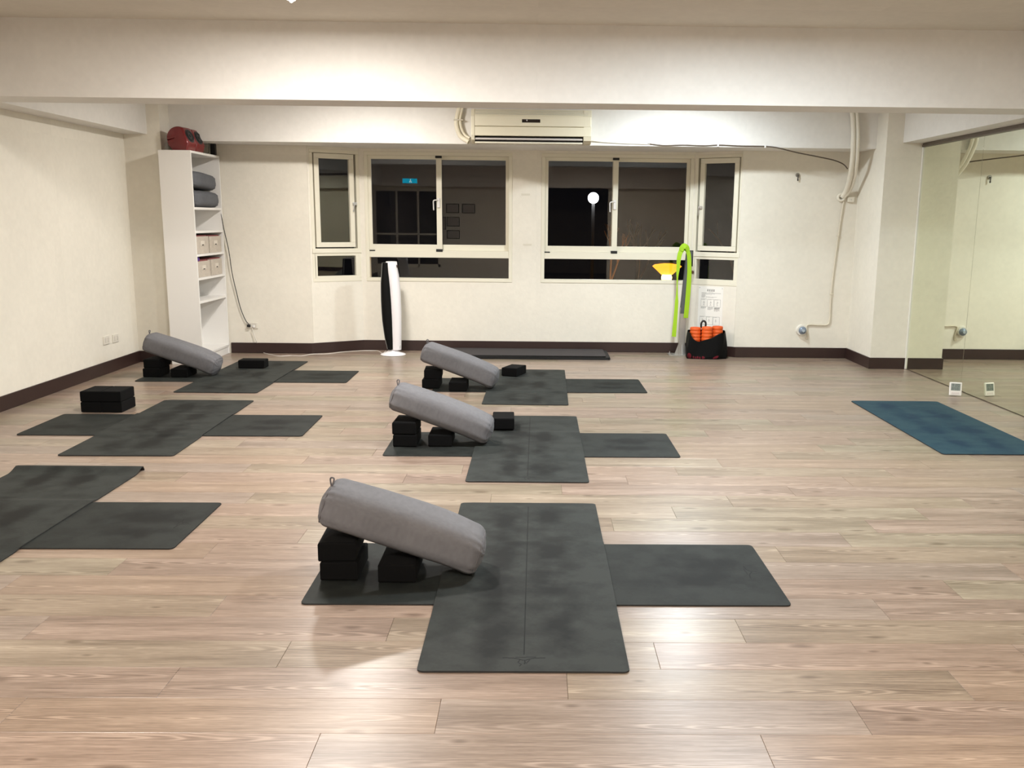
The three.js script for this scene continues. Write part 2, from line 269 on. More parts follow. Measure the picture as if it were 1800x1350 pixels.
// ───────────────────────── ceiling lamps ─────────────────────────
const bulbMat = (c) => { const m = mat([0.8, 0.8, 0.78], 0.5); m.emissive.setRGB(...c); m.emissiveIntensity = 8; return m; };
const canMat = mat([0.75, 0.73, 0.68], 0.5);
for (const L of LAMPS) {
  const o = thing('ceiling_lamp', L.where, 'lamp', [L.x, HC, L.z]);
  const dish = [[0.0, 0.0], [0.125, 0.0], [0.130, -0.008], [0.130, -0.044], [0.122, -0.050], [0.118, -0.044], [0.0, -0.044]].map(p => new THREE.Vector2(p[0], p[1] - 0.0005));
  mesh('lamp_housing', new THREE.LatheGeometry(dish, 48), canMat, o);
  mesh('lamp_diffuser', new THREE.CylinderGeometry(0.117, 0.117, 0.003, 48).translate(0, -0.0465, 0), bulbMat(L.color), o);
  const lobes = [], drop = (x, z, r, y) => { const g = new THREE.SphereGeometry(r, 18, 12); g.scale(1, 1.25, 1); g.translate(x, y, z); return g; };   // a small lobed finial in the middle
  lobes.push(drop(0, 0, 0.011, -0.124)); for (let k = 0; k < 5; k++) lobes.push(drop(Math.cos(k * 1.2566 + 0.3) * 0.017, Math.sin(k * 1.2566 + 0.3) * 0.017, 0.011, -0.113));
  lobes.push(new THREE.CylinderGeometry(0.008, 0.008, 0.06, 12).translate(0, -0.078, 0));
  mesh('finial', lobes, bulbMat(L.color), o);
  const light = new THREE.RectAreaLight(new THREE.Color().setRGB(...L.color), L.power * 0.69, 0.24, 0.24);
  light.position.set(L.x, HC - 0.052, L.z); light.lookAt(L.x, 0, L.z); scene.add(light); 
}
// ───────────────────────── yoga mats ─────────────────────────
const THK = 0.006;
function matTexture(seed, { line = false, emblem = false, base = [47, 50, 48], dark = [20, 22, 21], spots = 5, ring = false }) {
  const R = rng(seed), W = 512, H = 1024, P = [];
  for (let k = 0; k < spots; k++) { const s = k % 2 ? 1 : -1; P.push([0.5 + s * (0.12 + 0.08 * R()), 0.16 + 0.7 * (Math.floor(k / 2) / Math.max(1, Math.ceil(spots / 2) - 1)) + 0.06 * (R() - 0.5), 0.07 + 0.05 * R(), 0.06 + 0.06 * R()]); }
  const px = new Float32Array(W * H);
  for (let y = 0; y < H; y++) for (let x = 0; x < W; x++) {
    const u = (x + 0.5) / W, v = (y + 0.5) / H, n = fbm(u * 9, v * 26, seed, 5), n2 = fbm(u * 70, v * 190, seed + 9, 2);
    let k = (n - 0.40) * 1.0;
    for (const [a, b, p, q] of P) { const d = ((u - a) / p) ** 2 + ((v - b) / q) ** 2; k += 1.0 * Math.exp(-d * 0.9) * (0.3 + 1.3 * n); }
    px[y * W + x] = clamp(k + (n2 - 0.5) * 0.22, 0, 1);
  }
  const L = (x, y, w, a) => { for (let j = -w; j <= w; j++) for (let i = -w; i <= w; i++) { const X = Math.round(x + i), Y = Math.round(y + j); if (X >= 0 && X < W && Y >= 0 && Y < H && i * i + j * j <= w * w + 0.5) px[Y * W + X] = Math.max(px[Y * W + X], a); } };
  const stroke = (pts, a = 1.25) => { for (let k = 0; k + 1 < pts.length; k++) for (let t = 0, N = Math.ceil(Math.hypot(pts[k + 1][0] - pts[k][0], pts[k + 1][1] - pts[k][1]) * 1.5); t <= 1; t += 1 / N) { const p = pts[k], q = pts[k + 1]; L(256 + (p[0] + (q[0] - p[0]) * t), (p[1] + (q[1] - p[1]) * t), 1, a); } };
  if (line) stroke([[0, 66], [0, 985]], 1.2);
  if (emblem) {                                                       // a fine engraved figure: a long bar over two curved stems
    const y = 52; stroke([[-52, y], [-26, y - 1], [-12, y - 5], [-2, y - 10]]); stroke([[52, y], [26, y - 1], [12, y - 5], [4, y - 10]]); stroke([[-20, y + 2], [30, y + 3]], 0.9);
    stroke([[1, y - 9], [3, y - 16], [2, y - 24]]); stroke([[-10, y - 8], [-14, y - 18], [-6, y - 26], [-10, y - 33]], 0.95); stroke([[14, y - 8], [10, y - 15], [6, y - 22]], 0.95);
  }
  return dataTexture(W, H, (u, v) => { const k = px[Math.min(H - 1, Math.floor(v * H)) * W + Math.min(W - 1, Math.floor(u * W))], g = (a, b) => a + (b - a) * k; return [g(base[0], dark[0]), g(base[1], dark[1]), g(base[2], dark[2])]; }, { wrap: false });
}
const CROSSED = { base: [39, 42, 40], dark: [17, 19, 18] };
const matSkins = [[11, { line: true, emblem: true, spots: 8 }], [12, { emblem: true, spots: 6, ...CROSSED }], [13, { spots: 6 }], [14, { spots: 5, ...CROSSED }], [15, { line: true, emblem: true, spots: 7 }], [16, { emblem: true, spots: 4, ...CROSSED }], [17, { spots: 8 }]].map(([s, o]) => mat([1, 1, 1], 0.68, { map: matTexture(s, o), specularIntensity: 0.35 }));
const blueSkin = mat([1, 1, 1], 0.66, { specularIntensity: 0.4, map: matTexture(31, { base: [38, 68, 80], dark: [10, 46, 68], spots: 7 }) });
const matEdge = mat([0.016, 0.016, 0.016], 0.75);
const blueEdge = mat([0.012, 0.018, 0.022], 0.75);
// length runs along local z (front end at +z), width along local x; height(s, c) is the underside of the mat
function matGeometry(w, l, height, path) {
  const r = 0.022, S = [], cols = 14;
  for (let k = 0; k <= 6; k++) S.push(r * (1 - Math.cos(k / 6 * Math.PI / 2)));
  const n = 90; for (let k = 1; k < n; k++) S.push(r + (l - 2 * r) * k / n);
  for (let k = 6; k >= 0; k--) S.push(l - r * (1 - Math.cos(k / 6 * Math.PI / 2)));
  const top = [], bot = [], uvs = [];
  for (const s of S) {
    const d = Math.min(s, l - s), half = d >= r ? w / 2 : w / 2 - r + Math.sqrt(Math.max(0, r * r - (r - d) * (r - d)));
    const rowT = [], rowB = [], rowU = [];
    for (let c = 0; c <= cols; c++) {
      const x = -half + 2 * half * c / cols;
      const p = path ? path(s) : { z: l / 2 - s, y: 0, ny: 1, nz: 0 };
      const y0 = p.y + height(s, x), e = c === 0 || c === cols ? 0.0009 : 0;
      rowT.push([x, y0 + p.ny * (THK - e), p.z + p.nz * THK]); rowB.push([x, y0, p.z]); rowU.push([x / w + 0.5, s / l]);
    }
    top.push(rowT); bot.push(rowB); uvs.push(rowU);
  }
  const build = (quads) => { const pos = [], uv = []; for (const q of quads) for (const i of [0, 1, 2, 0, 2, 3]) { pos.push(...q[i][0]); uv.push(...q[i][1]); } const g = new THREE.BufferGeometry(); g.setAttribute('position', new THREE.Float32BufferAttribute(pos, 3)); g.setAttribute('uv', new THREE.Float32BufferAttribute(uv, 2)); g.computeVertexNormals(); return toCreasedNormals(g, 0.6); };
  const tq = [], eq = [], m = S.length - 1;
  for (let i = 0; i < m; i++) for (let c = 0; c < cols; c++) {
    const U = (a, b) => uvs[a][b];
    tq.push([[top[i][c], U(i, c)], [top[i][c + 1], U(i, c + 1)], [top[i + 1][c + 1], U(i + 1, c + 1)], [top[i + 1][c], U(i + 1, c)]]);
    eq.push([[bot[i][c], U(i, c)], [bot[i + 1][c], U(i + 1, c)], [bot[i + 1][c + 1], U(i + 1, c + 1)], [bot[i][c + 1], U(i, c + 1)]]);
  }
  for (let i = 0; i < m; i++) { eq.push([[bot[i][cols], [0, 0]], [bot[i + 1][cols], [0, 0]], [top[i + 1][cols], [0, 0]], [top[i][cols], [0, 0]]]); eq.push([[bot[i + 1][0], [0, 0]], [bot[i][0], [0, 0]], [top[i][0], [0, 0]], [top[i + 1][0], [0, 0]]]); }
  for (let c = 0; c < cols; c++) { eq.push([[bot[0][c], [0, 0]], [bot[0][c + 1], [0, 0]], [top[0][c + 1], [0, 0]], [top[0][c], [0, 0]]]); eq.push([[bot[m][c + 1], [0, 0]], [bot[m][c], [0, 0]], [top[m][c], [0, 0]], [top[m][c + 1], [0, 0]]]); }
  return [build(tq), build(eq)];
}
function yogaMat(label, x, z, turn, w, l, skin, { height = () => 0.0006, path, edge = matEdge, group = 'black yoga mats laid in crosses' } = {}) {
  const o = thing('yoga_mat', label, 'yoga mat', [x, 0, z], turn, group);
  const [t, e] = matGeometry(w, l, height, path);
  mesh('mat_surface', t, skin, o); mesh('mat_edge', e, edge, o); return o;
}
const over = (z, l, a, b) => (s) => { const q = z + l / 2 - s; return 0.0006 + (THK + 0.0008) * smooth(a - 0.05, a - 0.004, q) * (1 - smooth(b + 0.004, b + 0.05, q)); };   // rises over a mat that lies from a to b
const CROSS = [
  // [upper mat centre x, z, width, length, turn] and the crossing mat [centre x, z, width (z), length (x), turn]
  { k: 'at the front, beside the nearest bolster', up: [-0.030, -3.740, 0.668, 1.842, 0.0], cr: [0.049, -3.700, 0.680, 1.806, 0.004], s: [0, 1] },
  { k: 'in the second cross of the bolster column', up: [-0.037, -5.957, 0.668, 1.795, -0.002], cr: [-0.018, -5.964, 0.655, 1.782, 0.006], s: [4, 3] },
  { k: 'in the cross before the stacked mats by the windows', up: [-0.066, -8.177, 0.664, 1.765, -0.012], cr: [0.036, -8.185, 0.680, 1.768, 0.010], s: [2, 3] },
  { k: 'in the cross beside the pile of four blocks', up: [-2.482, -6.475, 0.678, 1.785, 0.018], cr: [-2.419, -6.468, 0.676, 1.822, 0.014], s: [6, 3] },
  { k: 'in the cross beside the bookcase', up: [-2.566, -8.590, 0.672, 1.766, -0.004], cr: [-2.522, -8.555, 0.655, 1.800, 0.008], s: [2, 3] },
];
for (const c of CROSS) {
  const [x, z, w, l, t] = c.up, [x2, z2, w2, l2, t2] = c.cr;
  yogaMat(`black yoga mat lying underneath, crosswise, ${c.k}`, x2, z2, Math.PI / 2 + t2, w2, l2, matSkins[c.s[1]]);
  yogaMat(`black yoga mat on top, lengthwise, ${c.k}`, x, z, t, w, l, matSkins[c.s[0]], { height: over(z, l, z2 - w2 / 2, z2 + w2 / 2) });
}
{ // the cross cut by the edge of the picture; its upper mat curls up at the far end
  const l = 1.84, z = -5.30 + 0.92, w = 0.69;
  yogaMat('black yoga mat lying underneath, crosswise, below the mat with a curled end', -2.44, -4.285, Math.PI / 2 + 0.008, 0.682, 1.81, matSkins[5]);
  const h = over(z, l, -4.63, -3.94);
  const path = (s) => { const flat = l - 0.17; if (s <= flat) return { z: l / 2 - s, y: 0, ny: 1, nz: 0 }; const q = s - flat, a = q < 0.07 ? 0.34 * (q / 0.07) : q < 0.10 ? 0.34 : 0.34 - 3.2 * ((q - 0.10) / 0.07) ** 1.4; let y = 0, zz = l / 2 - flat, N = 40; for (let k = 0; k < N; k++) { const qq = q * (k + 0.5) / N, aa = qq < 0.07 ? 0.34 * (qq / 0.07) : qq < 0.10 ? 0.34 : 0.34 - 3.2 * ((qq - 0.10) / 0.07) ** 1.4; y += Math.sin(aa) * q / N; zz -= Math.cos(aa) * q / N; } return { z: zz, y, ny: Math.cos(a), nz: Math.sin(a) }; };
  yogaMat('black yoga mat with a curled up far end, lying on top of its cross', -2.515, z, 0.0, w, l, matSkins[2], { height: h, path });
}
yogaMat('single blue yoga mat on the floor beside the mirror', 2.852, -6.67, 0.0, 0.69, 1.79, blueSkin, { edge: blueEdge, group: undefined });
const slate = mat([0.020, 0.019, 0.020], 0.7, { specularIntensity: 0.5 }), slateTop = mat([0.042, 0.037, 0.040], 0.7, { specularIntensity: 0.5 });
for (let k = 0; k < 6; k++) yogaMat(`dark yoga mat in the flat stack below the windows, ${['the lowest, on the floor', 'second from the floor', 'third from the floor', 'third from the top', 'second from the top', 'the topmost'][k]}`, -0.075 + [0.020, 0.026, 0.016, 0.022, -0.025, -0.018][k], -10.04 + [0, 0.006, -0.004, 0.0, -0.012, -0.006][k], Math.PI / 2 + [0, 0.004, -0.003, 0.002, 0.006, -0.002][k], 0.55, 1.62, k < 4 ? slate : slateTop, { height: () => 0.0006 + k * (THK + 0.001), group: 'stacked yoga mats below the windows' });

// ───────────────────────── foam blocks ─────────────────────────
const foamTex = dataTexture(128, 128, (u, v) => { const k = 255 * fbm(u * 40, v * 40, 77, 3); return [k, k, k]; }, { srgb: false });
const foam = mat([0.0022, 0.0022, 0.0024], 0.95, { specularIntensity: 0.35, bumpMap: foamTex, bumpScale: 0.0004 });
const BL = 0.24, BW = 0.145, BH = 0.077;
function chamferBox(w, h, d, c) { const s = new THREE.Shape(); const a = w / 2 - c, b = d / 2 - c; s.moveTo(-a, -b); s.lineTo(a, -b); s.lineTo(a, b); s.lineTo(-a, b); s.closePath(); const g = new THREE.ExtrudeGeometry(s, { depth: h - 2 * c, bevelEnabled: true, bevelThickness: c, bevelSize: c, bevelSegments: 2 }); g.rotateX(-Math.PI / 2); g.translate(0, c, 0); return g; }
const blockGeo = chamferBox(BW, BH, BL, 0.008);
function block(label, x, z, y, turn, group) { const o = mesh('yoga_block', blockGeo, foam); o.position.set(x, y, z); o.rotation.y = turn; return tag(o, label, 'yoga block', group); }
const Q = Math.PI / 2, YM = THK + 0.0012;
function prop(where, stack, upper, single, ts = 0) {
  block(`lower of two stacked black foam blocks under the bolster ${where}`, stack[0], stack[1], YM, ts, 'blocks under the bolsters');
  block(`upper of two stacked black foam blocks under the bolster ${where}`, upper[0], upper[1], YM + BH + 0.0004, ts + (upper[2] || 0), 'blocks under the bolsters');
  block(`single black foam block under the bolster ${where}`, single[0], single[1], YM, ts, 'blocks under the bolsters');
}
prop('on the front cross', [-0.755, -3.70], [-0.765, -3.70, 0.04], [-0.528, -3.68], 0);
prop('on the second cross', [-0.800, -5.965], [-0.802, -5.965, -0.02], [-0.585, -5.975], 0);
prop('near the stacked mats', [-0.866, -8.08], [-0.855, -8.09, 0.05], [-0.632, -7.955], 0);
prop('beside the bookcase', [-3.3475, -8.54], [-3.337, -8.545, -0.02], [-3.1035, -8.53], 0);
block('single black foam block lying on the mat of the second cross', -0.213, -6.45, 0.0148, 0.03, 'blocks lying on the mats');
block('single black foam block lying at an angle on the mat before the stacked mats', -0.194, -8.739, THK + 0.0006 + 0.0005, -0.35, 'blocks lying on the mats');
block('single black foam block lying on the mat beside the bookcase', -2.635, -9.035, THK + 0.0006 + 0.0005, Q, 'blocks lying on the mats');
for (let i = 0; i < 2; i++) for (let j = 0; j < 2; j++) block(`black foam block in the pile of four, ${j ? 'upper' : 'lower'}, on the ${i ? 'mats' : 'wall'} side`, -3.180 + i * 0.1465 + j * (0.002 - 0.003 * i), -6.995 + j * 0.004, 0.0005 + j * (BH + 0.0004), 0.005 * (j - i), 'pile of four blocks');

// ───────────────────────── bolsters ─────────────────────────
const clothBump = dataTexture(256, 256, (u, v) => { const k = 128 + 60 * Math.sin(u * 256 * Math.PI / 2) * Math.sin(v * 256 * Math.PI / 2) + 60 * (fbm(u * 24, v * 24, 5, 3) - 0.5); return [k, k, k]; }, { srgb: false }); clothBump.repeat.set(6, 6);
const clothTex = dataTexture(256, 256, (u, v) => { const n = fbm(u * 8, v * 8, 61, 4), m = fbm(u * 90, v * 90, 62, 2), k = 238 + (n - 0.5) * 26 + (m - 0.5) * 22; return [k, k, k]; });
const greyCloth = mat([0.168, 0.166, 0.178], 0.92, { map: clothTex, bumpMap: clothBump, bumpScale: 0.0005 });
const greyDark = mat([0.13, 0.123, 0.13], 0.92);
const slateCloth = mat([0.125, 0.13, 0.145], 0.92, { map: clothTex, bumpMap: clothBump, bumpScale: 0.0005 });
function bolsterGeometry(L, W, H, seed, droop = 0) {
  const nx = 44, na = 64, r = 0.045, pos = [], uv = [], idx = [];
  const prof = (s, a) => { const d = Math.min(s, L - s), k = d >= r ? 0 : r - Math.sqrt(Math.max(0, r * r - (r - d) * (r - d))); const e = 2 / 3.6, ca = Math.cos(a), sa = Math.sin(a); const sag = 0.010 * Math.sin(Math.PI * s / L); return [Math.sign(ca) * Math.pow(Math.abs(ca), e) * (W / 2 + sag - k * 0.8), Math.sign(sa) * Math.pow(Math.abs(sa), e) * (H / 2 + (sa > 0 ? sag : -0.002) - k * 0.8)]; };
  const S = []; for (let k = 0; k <= 8; k++) S.push(r * (1 - Math.cos(k / 8 * Math.PI / 2)) * 1.0); for (let k = 1; k < nx - 16; k++) S.push(r + (L - 2 * r) * k / (nx - 16)); for (let k = 8; k >= 0; k--) S.push(L - r * (1 - Math.cos(k / 8 * Math.PI / 2)));
  const rows = S.length;
  for (let i = 0; i < rows; i++) for (let j = 0; j <= na; j++) {
    const a = j / na * 2 * Math.PI, [z, y] = prof(S[i], a), end = Math.min(S[i], L - S[i]), pucker = Math.exp(-end / 0.05) * 0.004 * Math.sin(a * 13 + seed) + 0.005 * (fbm(S[i] * 7 + seed, (j % na) / na * 5 + 3, seed, 3) - 0.5) * (j === 0 || j === na ? 0.6 : 1);
    const len = Math.hypot(z, y); const dr = droop * Math.max(0, (S[i] / L - 0.70) / 0.30) ** 2; pos.push(S[i] - L / 2, y * (1 + pucker / len) - dr, -z * (1 + pucker / len)); uv.push(S[i], a * 0.12);
  }
  for (let i = 0; i + 1 < rows; i++) for (let j = 0; j < na; j++) { const a = i * (na + 1) + j, b = a + na + 1; idx.push(a, a + 1, b, b, a + 1, b + 1); }
  for (const [row, sx] of [[0, -1], [rows - 1, 1]]) {                     // slightly bulging ends
    const rings = 8; let prev = row * (na + 1);
    for (let q = 1; q <= rings; q++) { const f = 1 - q / rings, base = pos.length / 3; for (let j = 0; j <= na; j++) { const k = (row * (na + 1) + j) * 3; const dr = sx > 0 ? droop : 0; pos.push(pos[k] + sx * 0.014 * (1 - f * f), (pos[k + 1] + dr) * f - dr, pos[k + 2] * f); uv.push(pos[k + 2] * f, pos[k + 1] * f); } for (let j = 0; j < na; j++) { const a = prev + j, b = base + j; sx > 0 ? idx.push(a, a + 1, b, b, a + 1, b + 1) : idx.push(a, b, a + 1, b, b + 1, a + 1); } prev = base; }
  }
  const g = new THREE.BufferGeometry(); g.setAttribute('position', new THREE.Float32BufferAttribute(pos, 3)); g.setAttribute('uv', new THREE.Float32BufferAttribute(uv, 2)); g.setIndex(idx);
  g.computeVertexNormals(); return g;
}
function endSeam(L, W, H, side) { const p = [], r = 0.045; for (let j = 0; j < 40; j++) { const a = j / 40 * 2 * Math.PI, e = 2 / 3.6, ca = Math.cos(a), sa = Math.sin(a), k = r * 0.26; p.push(V(side * (L / 2 - 0.012), Math.sign(sa) * Math.pow(Math.abs(sa), e) * (H / 2 - k * 0.9), Math.sign(ca) * Math.pow(Math.abs(ca), e) * (W / 2 - k * 0.9))); } return tube(p, 0.0022, 120, 6, true); }
function bolster(label, x, y, z, tilt, turn, material = greyCloth, seed = 1, dims = [0.65, 0.25, 0.168], group = 'bolsters propped on blocks', droop = 0) {
  const [L, W, H] = dims, o = thing('bolster', label, 'bolster', [x, y, z], 0, group);
  o.rotation.set(0, turn, -tilt, 'YXZ');
  const add = (n, g, m) => { g.translate(-L / 2, H / 2, 0); return mesh(n, g, m, o); };   // origin at the low end's underside
  add('cover', bolsterGeometry(L, W, H, seed, droop), material);
  add('seam', endSeam(L, W, H, -1), greyDark); add('seam', endSeam(L, W, H, 1).translate(0, -droop * 0.9, 0), greyDark);
  add('strap_loop', tube([V(-L / 2 + 0.012, H / 2 - 0.018, 0.03), V(-L / 2 - 0.002, H / 2 + 0.016, 0.03), V(-L / 2 + 0.012, H / 2 + 0.022, 0.04), V(-L / 2 + 0.014, H / 2 - 0.016, 0.045)], 0.0035, 24, 6), greyDark);
  return o;
}
// leaning on the upper block's inner edge: the tilt follows from the two points of support
function lean(label, xr, yr, z, xs, turn, seed) { const t = Math.atan2(YM + 2 * BH + 0.0060 - yr, xr - xs); return bolster(label, xr, yr, z, t, turn, greyCloth, seed, [0.65, 0.25, 0.168], 'bolsters propped on blocks', yr - 0.002); }
lean('grey bolster on the front cross, with a strap loop on its raised end', -0.232, 0.016, -3.70, -0.690, 0.0, 3);
lean('grey bolster on the second cross, its low end beside a small block', -0.300, 0.016, -5.965, -0.728, -0.03, 8);
lean('grey bolster on the cross before the stacked mats', -0.345, 0.016, -7.99, -0.775, -0.10, 12);
lean('grey bolster propped up beside the bookcase', -2.823, 0.020, -8.545, -3.2615, -0.02, 17);
// ───────────────────────── bookcase and what it holds ─────────────────────────
const CASE = { x0: -3.462, x1: -3.166, z0: -10.045, z1: -9.22, h: 1.978 };
{
  const { x0, x1, z0, z1, h } = CASE, t = 0.018, o = thing('bookcase', 'tall narrow white bookcase with open shelves against the corner column', 'bookcase', [(x0 + x1) / 2, 0, (z0 + z1) / 2]);
  const X0 = -(x1 - x0) / 2, X1 = -X0, Z0 = -(z1 - z0) / 2, Z1 = -Z0;
  mesh('side_panel', rbox(X0, X1, 0.0005, h, Z1 - t, Z1, 0.0015, 1), melamine, o);
  mesh('side_panel', rbox(X0, X1, 0.0005, h, Z0, Z0 + t, 0.0015, 1), melamine, o);
  mesh('top_panel', rbox(X0, X1 - 0.001, h - 0.022, h - 0.0005, Z0 + t, Z1 - t, 0.0015, 1), melamine, o);
  mesh('back_panel', box(X0 + 0.002, X0 + 0.008, 0.06, h - 0.022, Z0 + t, Z1 - t), melamine, o);
  mesh('bottom_panel', rbox(X0 + 0.008, X1 - 0.001, 0.075, 0.095, Z0 + t, Z1 - t, 0.0015, 1), melamine, o);
  mesh('plinth', rbox(X1 - 0.022, X1 - 0.008, 0.0005, 0.075, Z0 + t, Z1 - t, 0.0015, 1), melamine, o);
  for (const y of [1.459, 1.242, 1.026, 0.806, 0.587]) mesh('shelf', rbox(X0 + 0.009, X1 - 0.003, y - 0.011, y + 0.011, Z0 + t, Z1 - t, 0.0015, 1), melamine, o);
}
bolster('slate grey bolster lying lower in the top bay of the bookcase', -3.292, 1.4705, -9.985, 0, Math.PI / 2, slateCloth, 23, [0.68, 0.245, 0.148], 'bolsters kept in the bookcase');
bolster('slate grey bolster lying on another one in the top bay of the bookcase', -3.300, 1.6315, -9.965, 0.035, Math.PI / 2, slateCloth, 29, [0.66, 0.235, 0.150], 'bolsters kept in the bookcase');
{
  const fabric = mat([0.60, 0.53, 0.45], 0.9, { map: clothTex, bumpMap: clothBump, bumpScale: 0.0004 }), tab = mat([0.66, 0.60, 0.52], 0.7), slit = mat([0.07, 0.055, 0.045], 0.9), shadeRed = mat([0.20, 0.05, 0.05], 0.9), violet = mat([0.09, 0.035, 0.24], 0.9);
  const spots = [[1.038, -9.450, 'upper pair, nearer the room', 0.162], [1.038, -9.830, 'upper pair, nearer the windows', 0.158], [0.818, -9.450, 'lower pair, holding a purple cloth', 0.150], [0.818, -9.830, 'lower pair, nearer the windows', 0.156]];
  spots.forEach(([y, z, k, h], n) => {
    const o = thing('storage_box', `beige fabric storage box in the bookcase, ${k}`, 'storage box', [-3.300, y, z], n === 3 ? 0.03 : 0, 'storage boxes in the bookcase');
    const w = 0.355, d = 0.235, t = 0.008;
    mesh('box_body', [rbox(d / 2 - t, d / 2, 0, h, -w / 2, w / 2, 0.003), rbox(-d / 2, -d / 2 + t, 0, h, -w / 2, w / 2, 0.003), rbox(-d / 2 + t, d / 2 - t, 0, h, -w / 2, -w / 2 + t, 0.003), rbox(-d / 2 + t, d / 2 - t, 0, h, w / 2 - t, w / 2, 0.003), box(-d / 2 + t, d / 2 - t, 0, t, -w / 2 + t, w / 2 - t)], fabric, o);
    mesh('tab', rbox(d / 2 - 0.0005, d / 2 + 0.003, h * 0.46, h * 0.74, -0.055, 0.055, 0.001, 1), tab, o);
    mesh('grip_slit', rbox(d / 2 + 0.002, d / 2 + 0.0045, h * 0.47, h * 0.53, -0.026, 0.026, 0.001, 1), slit, o);
    mesh('painted_shade', rbox(-d / 2 + t, d / 2 - t, t, h + 0.012, -w / 2 + t, w / 2 - t, 0.02, 3), shadeRed, o);  // dark red colour stands for the shadow in the gap above each box
    if (n === 2) { const c = mesh('purple_cloth', rbox(-0.03, d / 2 - 0.012, h * 0.8, h + 0.045, 0.06, w / 2 - 0.012, 0.018, 3), violet, o); c.userData.label = 'purple cloth'; }
  });
}
// two red loudspeakers, facing away from the column
{
  const red = mat([0.17, 0.009, 0.012], 0.30, { clearcoat: 0.3 }), grey = mat([0.035, 0.034, 0.036], 0.45), cone = mat([0.012, 0.012, 0.012], 0.6);
  const s = new THREE.Shape(), C = [0, 0.118], Rr = 0.112;                // side outline: round, flat foot, cut front, a slot from behind
  const at = a => [C[0] + Rr * Math.cos(a), C[1] + Rr * Math.sin(a)];
  s.moveTo(-0.058, 0.012); s.lineTo(0.088, 0.012); s.lineTo(0.108, 0.075); s.lineTo(0.050, 0.218);
  for (let a = 1.12; a <= 3.02; a += 0.08) s.lineTo(...at(a));
  s.lineTo(-0.112, 0.116); s.lineTo(-0.030, 0.132); s.lineTo(-0.026, 0.120); s.lineTo(-0.108, 0.092);
  for (let a = 3.52; a <= 4.15; a += 0.08) s.lineTo(...at(a));
  s.closePath();
  const bodyG = toCreasedNormals(new THREE.ExtrudeGeometry(s, { depth: 0.115, bevelEnabled: true, bevelThickness: 0.03, bevelSize: 0.011, bevelSegments: 5, curveSegments: 4 }), 0.7); bodyG.translate(0, 0, -0.0575);
  const tilt = Math.atan2(0.143, -0.058) - Math.PI / 2;                   // how far the front leans back
  const place = (g) => { g.rotateY(Math.PI / 2); g.rotateZ(tilt); g.translate(0.0885, 0.150, 0); return g; };
  const ringG = place((() => { const g = new THREE.CylinderGeometry(0.064, 0.070, 0.012, 48); g.rotateX(Math.PI / 2); g.scale(1, 1.08, 1); return g; })());
  const coneG = place((() => { const g = new THREE.LatheGeometry([[0.0, 0.004], [0.014, 0.006], [0.022, -0.004], [0.046, 0.006], [0.052, 0.0085], [0.056, 0.006]].map(p => new THREE.Vector2(p[0], p[1] + 0.006)), 36); g.rotateX(Math.PI / 2); return g; })());
  [[-9.37, 'red rounded loudspeaker on the bookcase, at its outer edge'], [-9.60, 'red rounded loudspeaker on the bookcase, between the other one and the adapter']].forEach(([z, l], k) => {
    const o = thing('loudspeaker', l, 'loudspeaker', [-3.290, CASE.h - 0.0005, z], k ? -0.16 : -0.20, 'red loudspeakers');
    o.scale.setScalar(0.9); mesh('cabinet', bodyG, red, o); mesh('baffle', ringG, grey, o); mesh('cone', coneG, cone, o);
  });
  const a = thing('power_adapter', 'small black power adapter standing on the end of the bookcase', 'adapter', [-3.198, CASE.h + 0.0005, -9.975]);
  mesh('case', rbox(-0.026, 0.026, 0, 0.112, -0.02, 0.02, 0.006), darkPlastic, a);
  mesh('cord_collar', new THREE.CylinderGeometry(0.006, 0.009, 0.022, 14).translate(0, 0.122, 0), darkPlastic, a);
  mesh('cord', tube([V(0, 0.13, 0), V(-0.02, 0.145, 0.03), V(-0.01, 0.07, 0.10), V(0.0, 0.012, 0.16), V(-0.02, 0.006, 0.22)], 0.003, 40, 6), darkPlastic, a);
}
// black lead hanging from the bookcase down to the wall socket
{
  const p = [[387, 368, -10.035], [389, 378, -10.03], [393, 400, -10.03], [402, 440, -10.03], [408, 480, -10.035], [416, 515, -10.04], [424, 545, -10.045], [433, 565, -10.045], [438, 570.5, -10.045]].map(q => atZ(...q));
  tag(mesh('lead_cable', tube(p, 0.0042, 90, 8), darkPlastic), 'black lead hanging beside the bookcase down to the wall socket', 'cord');
}
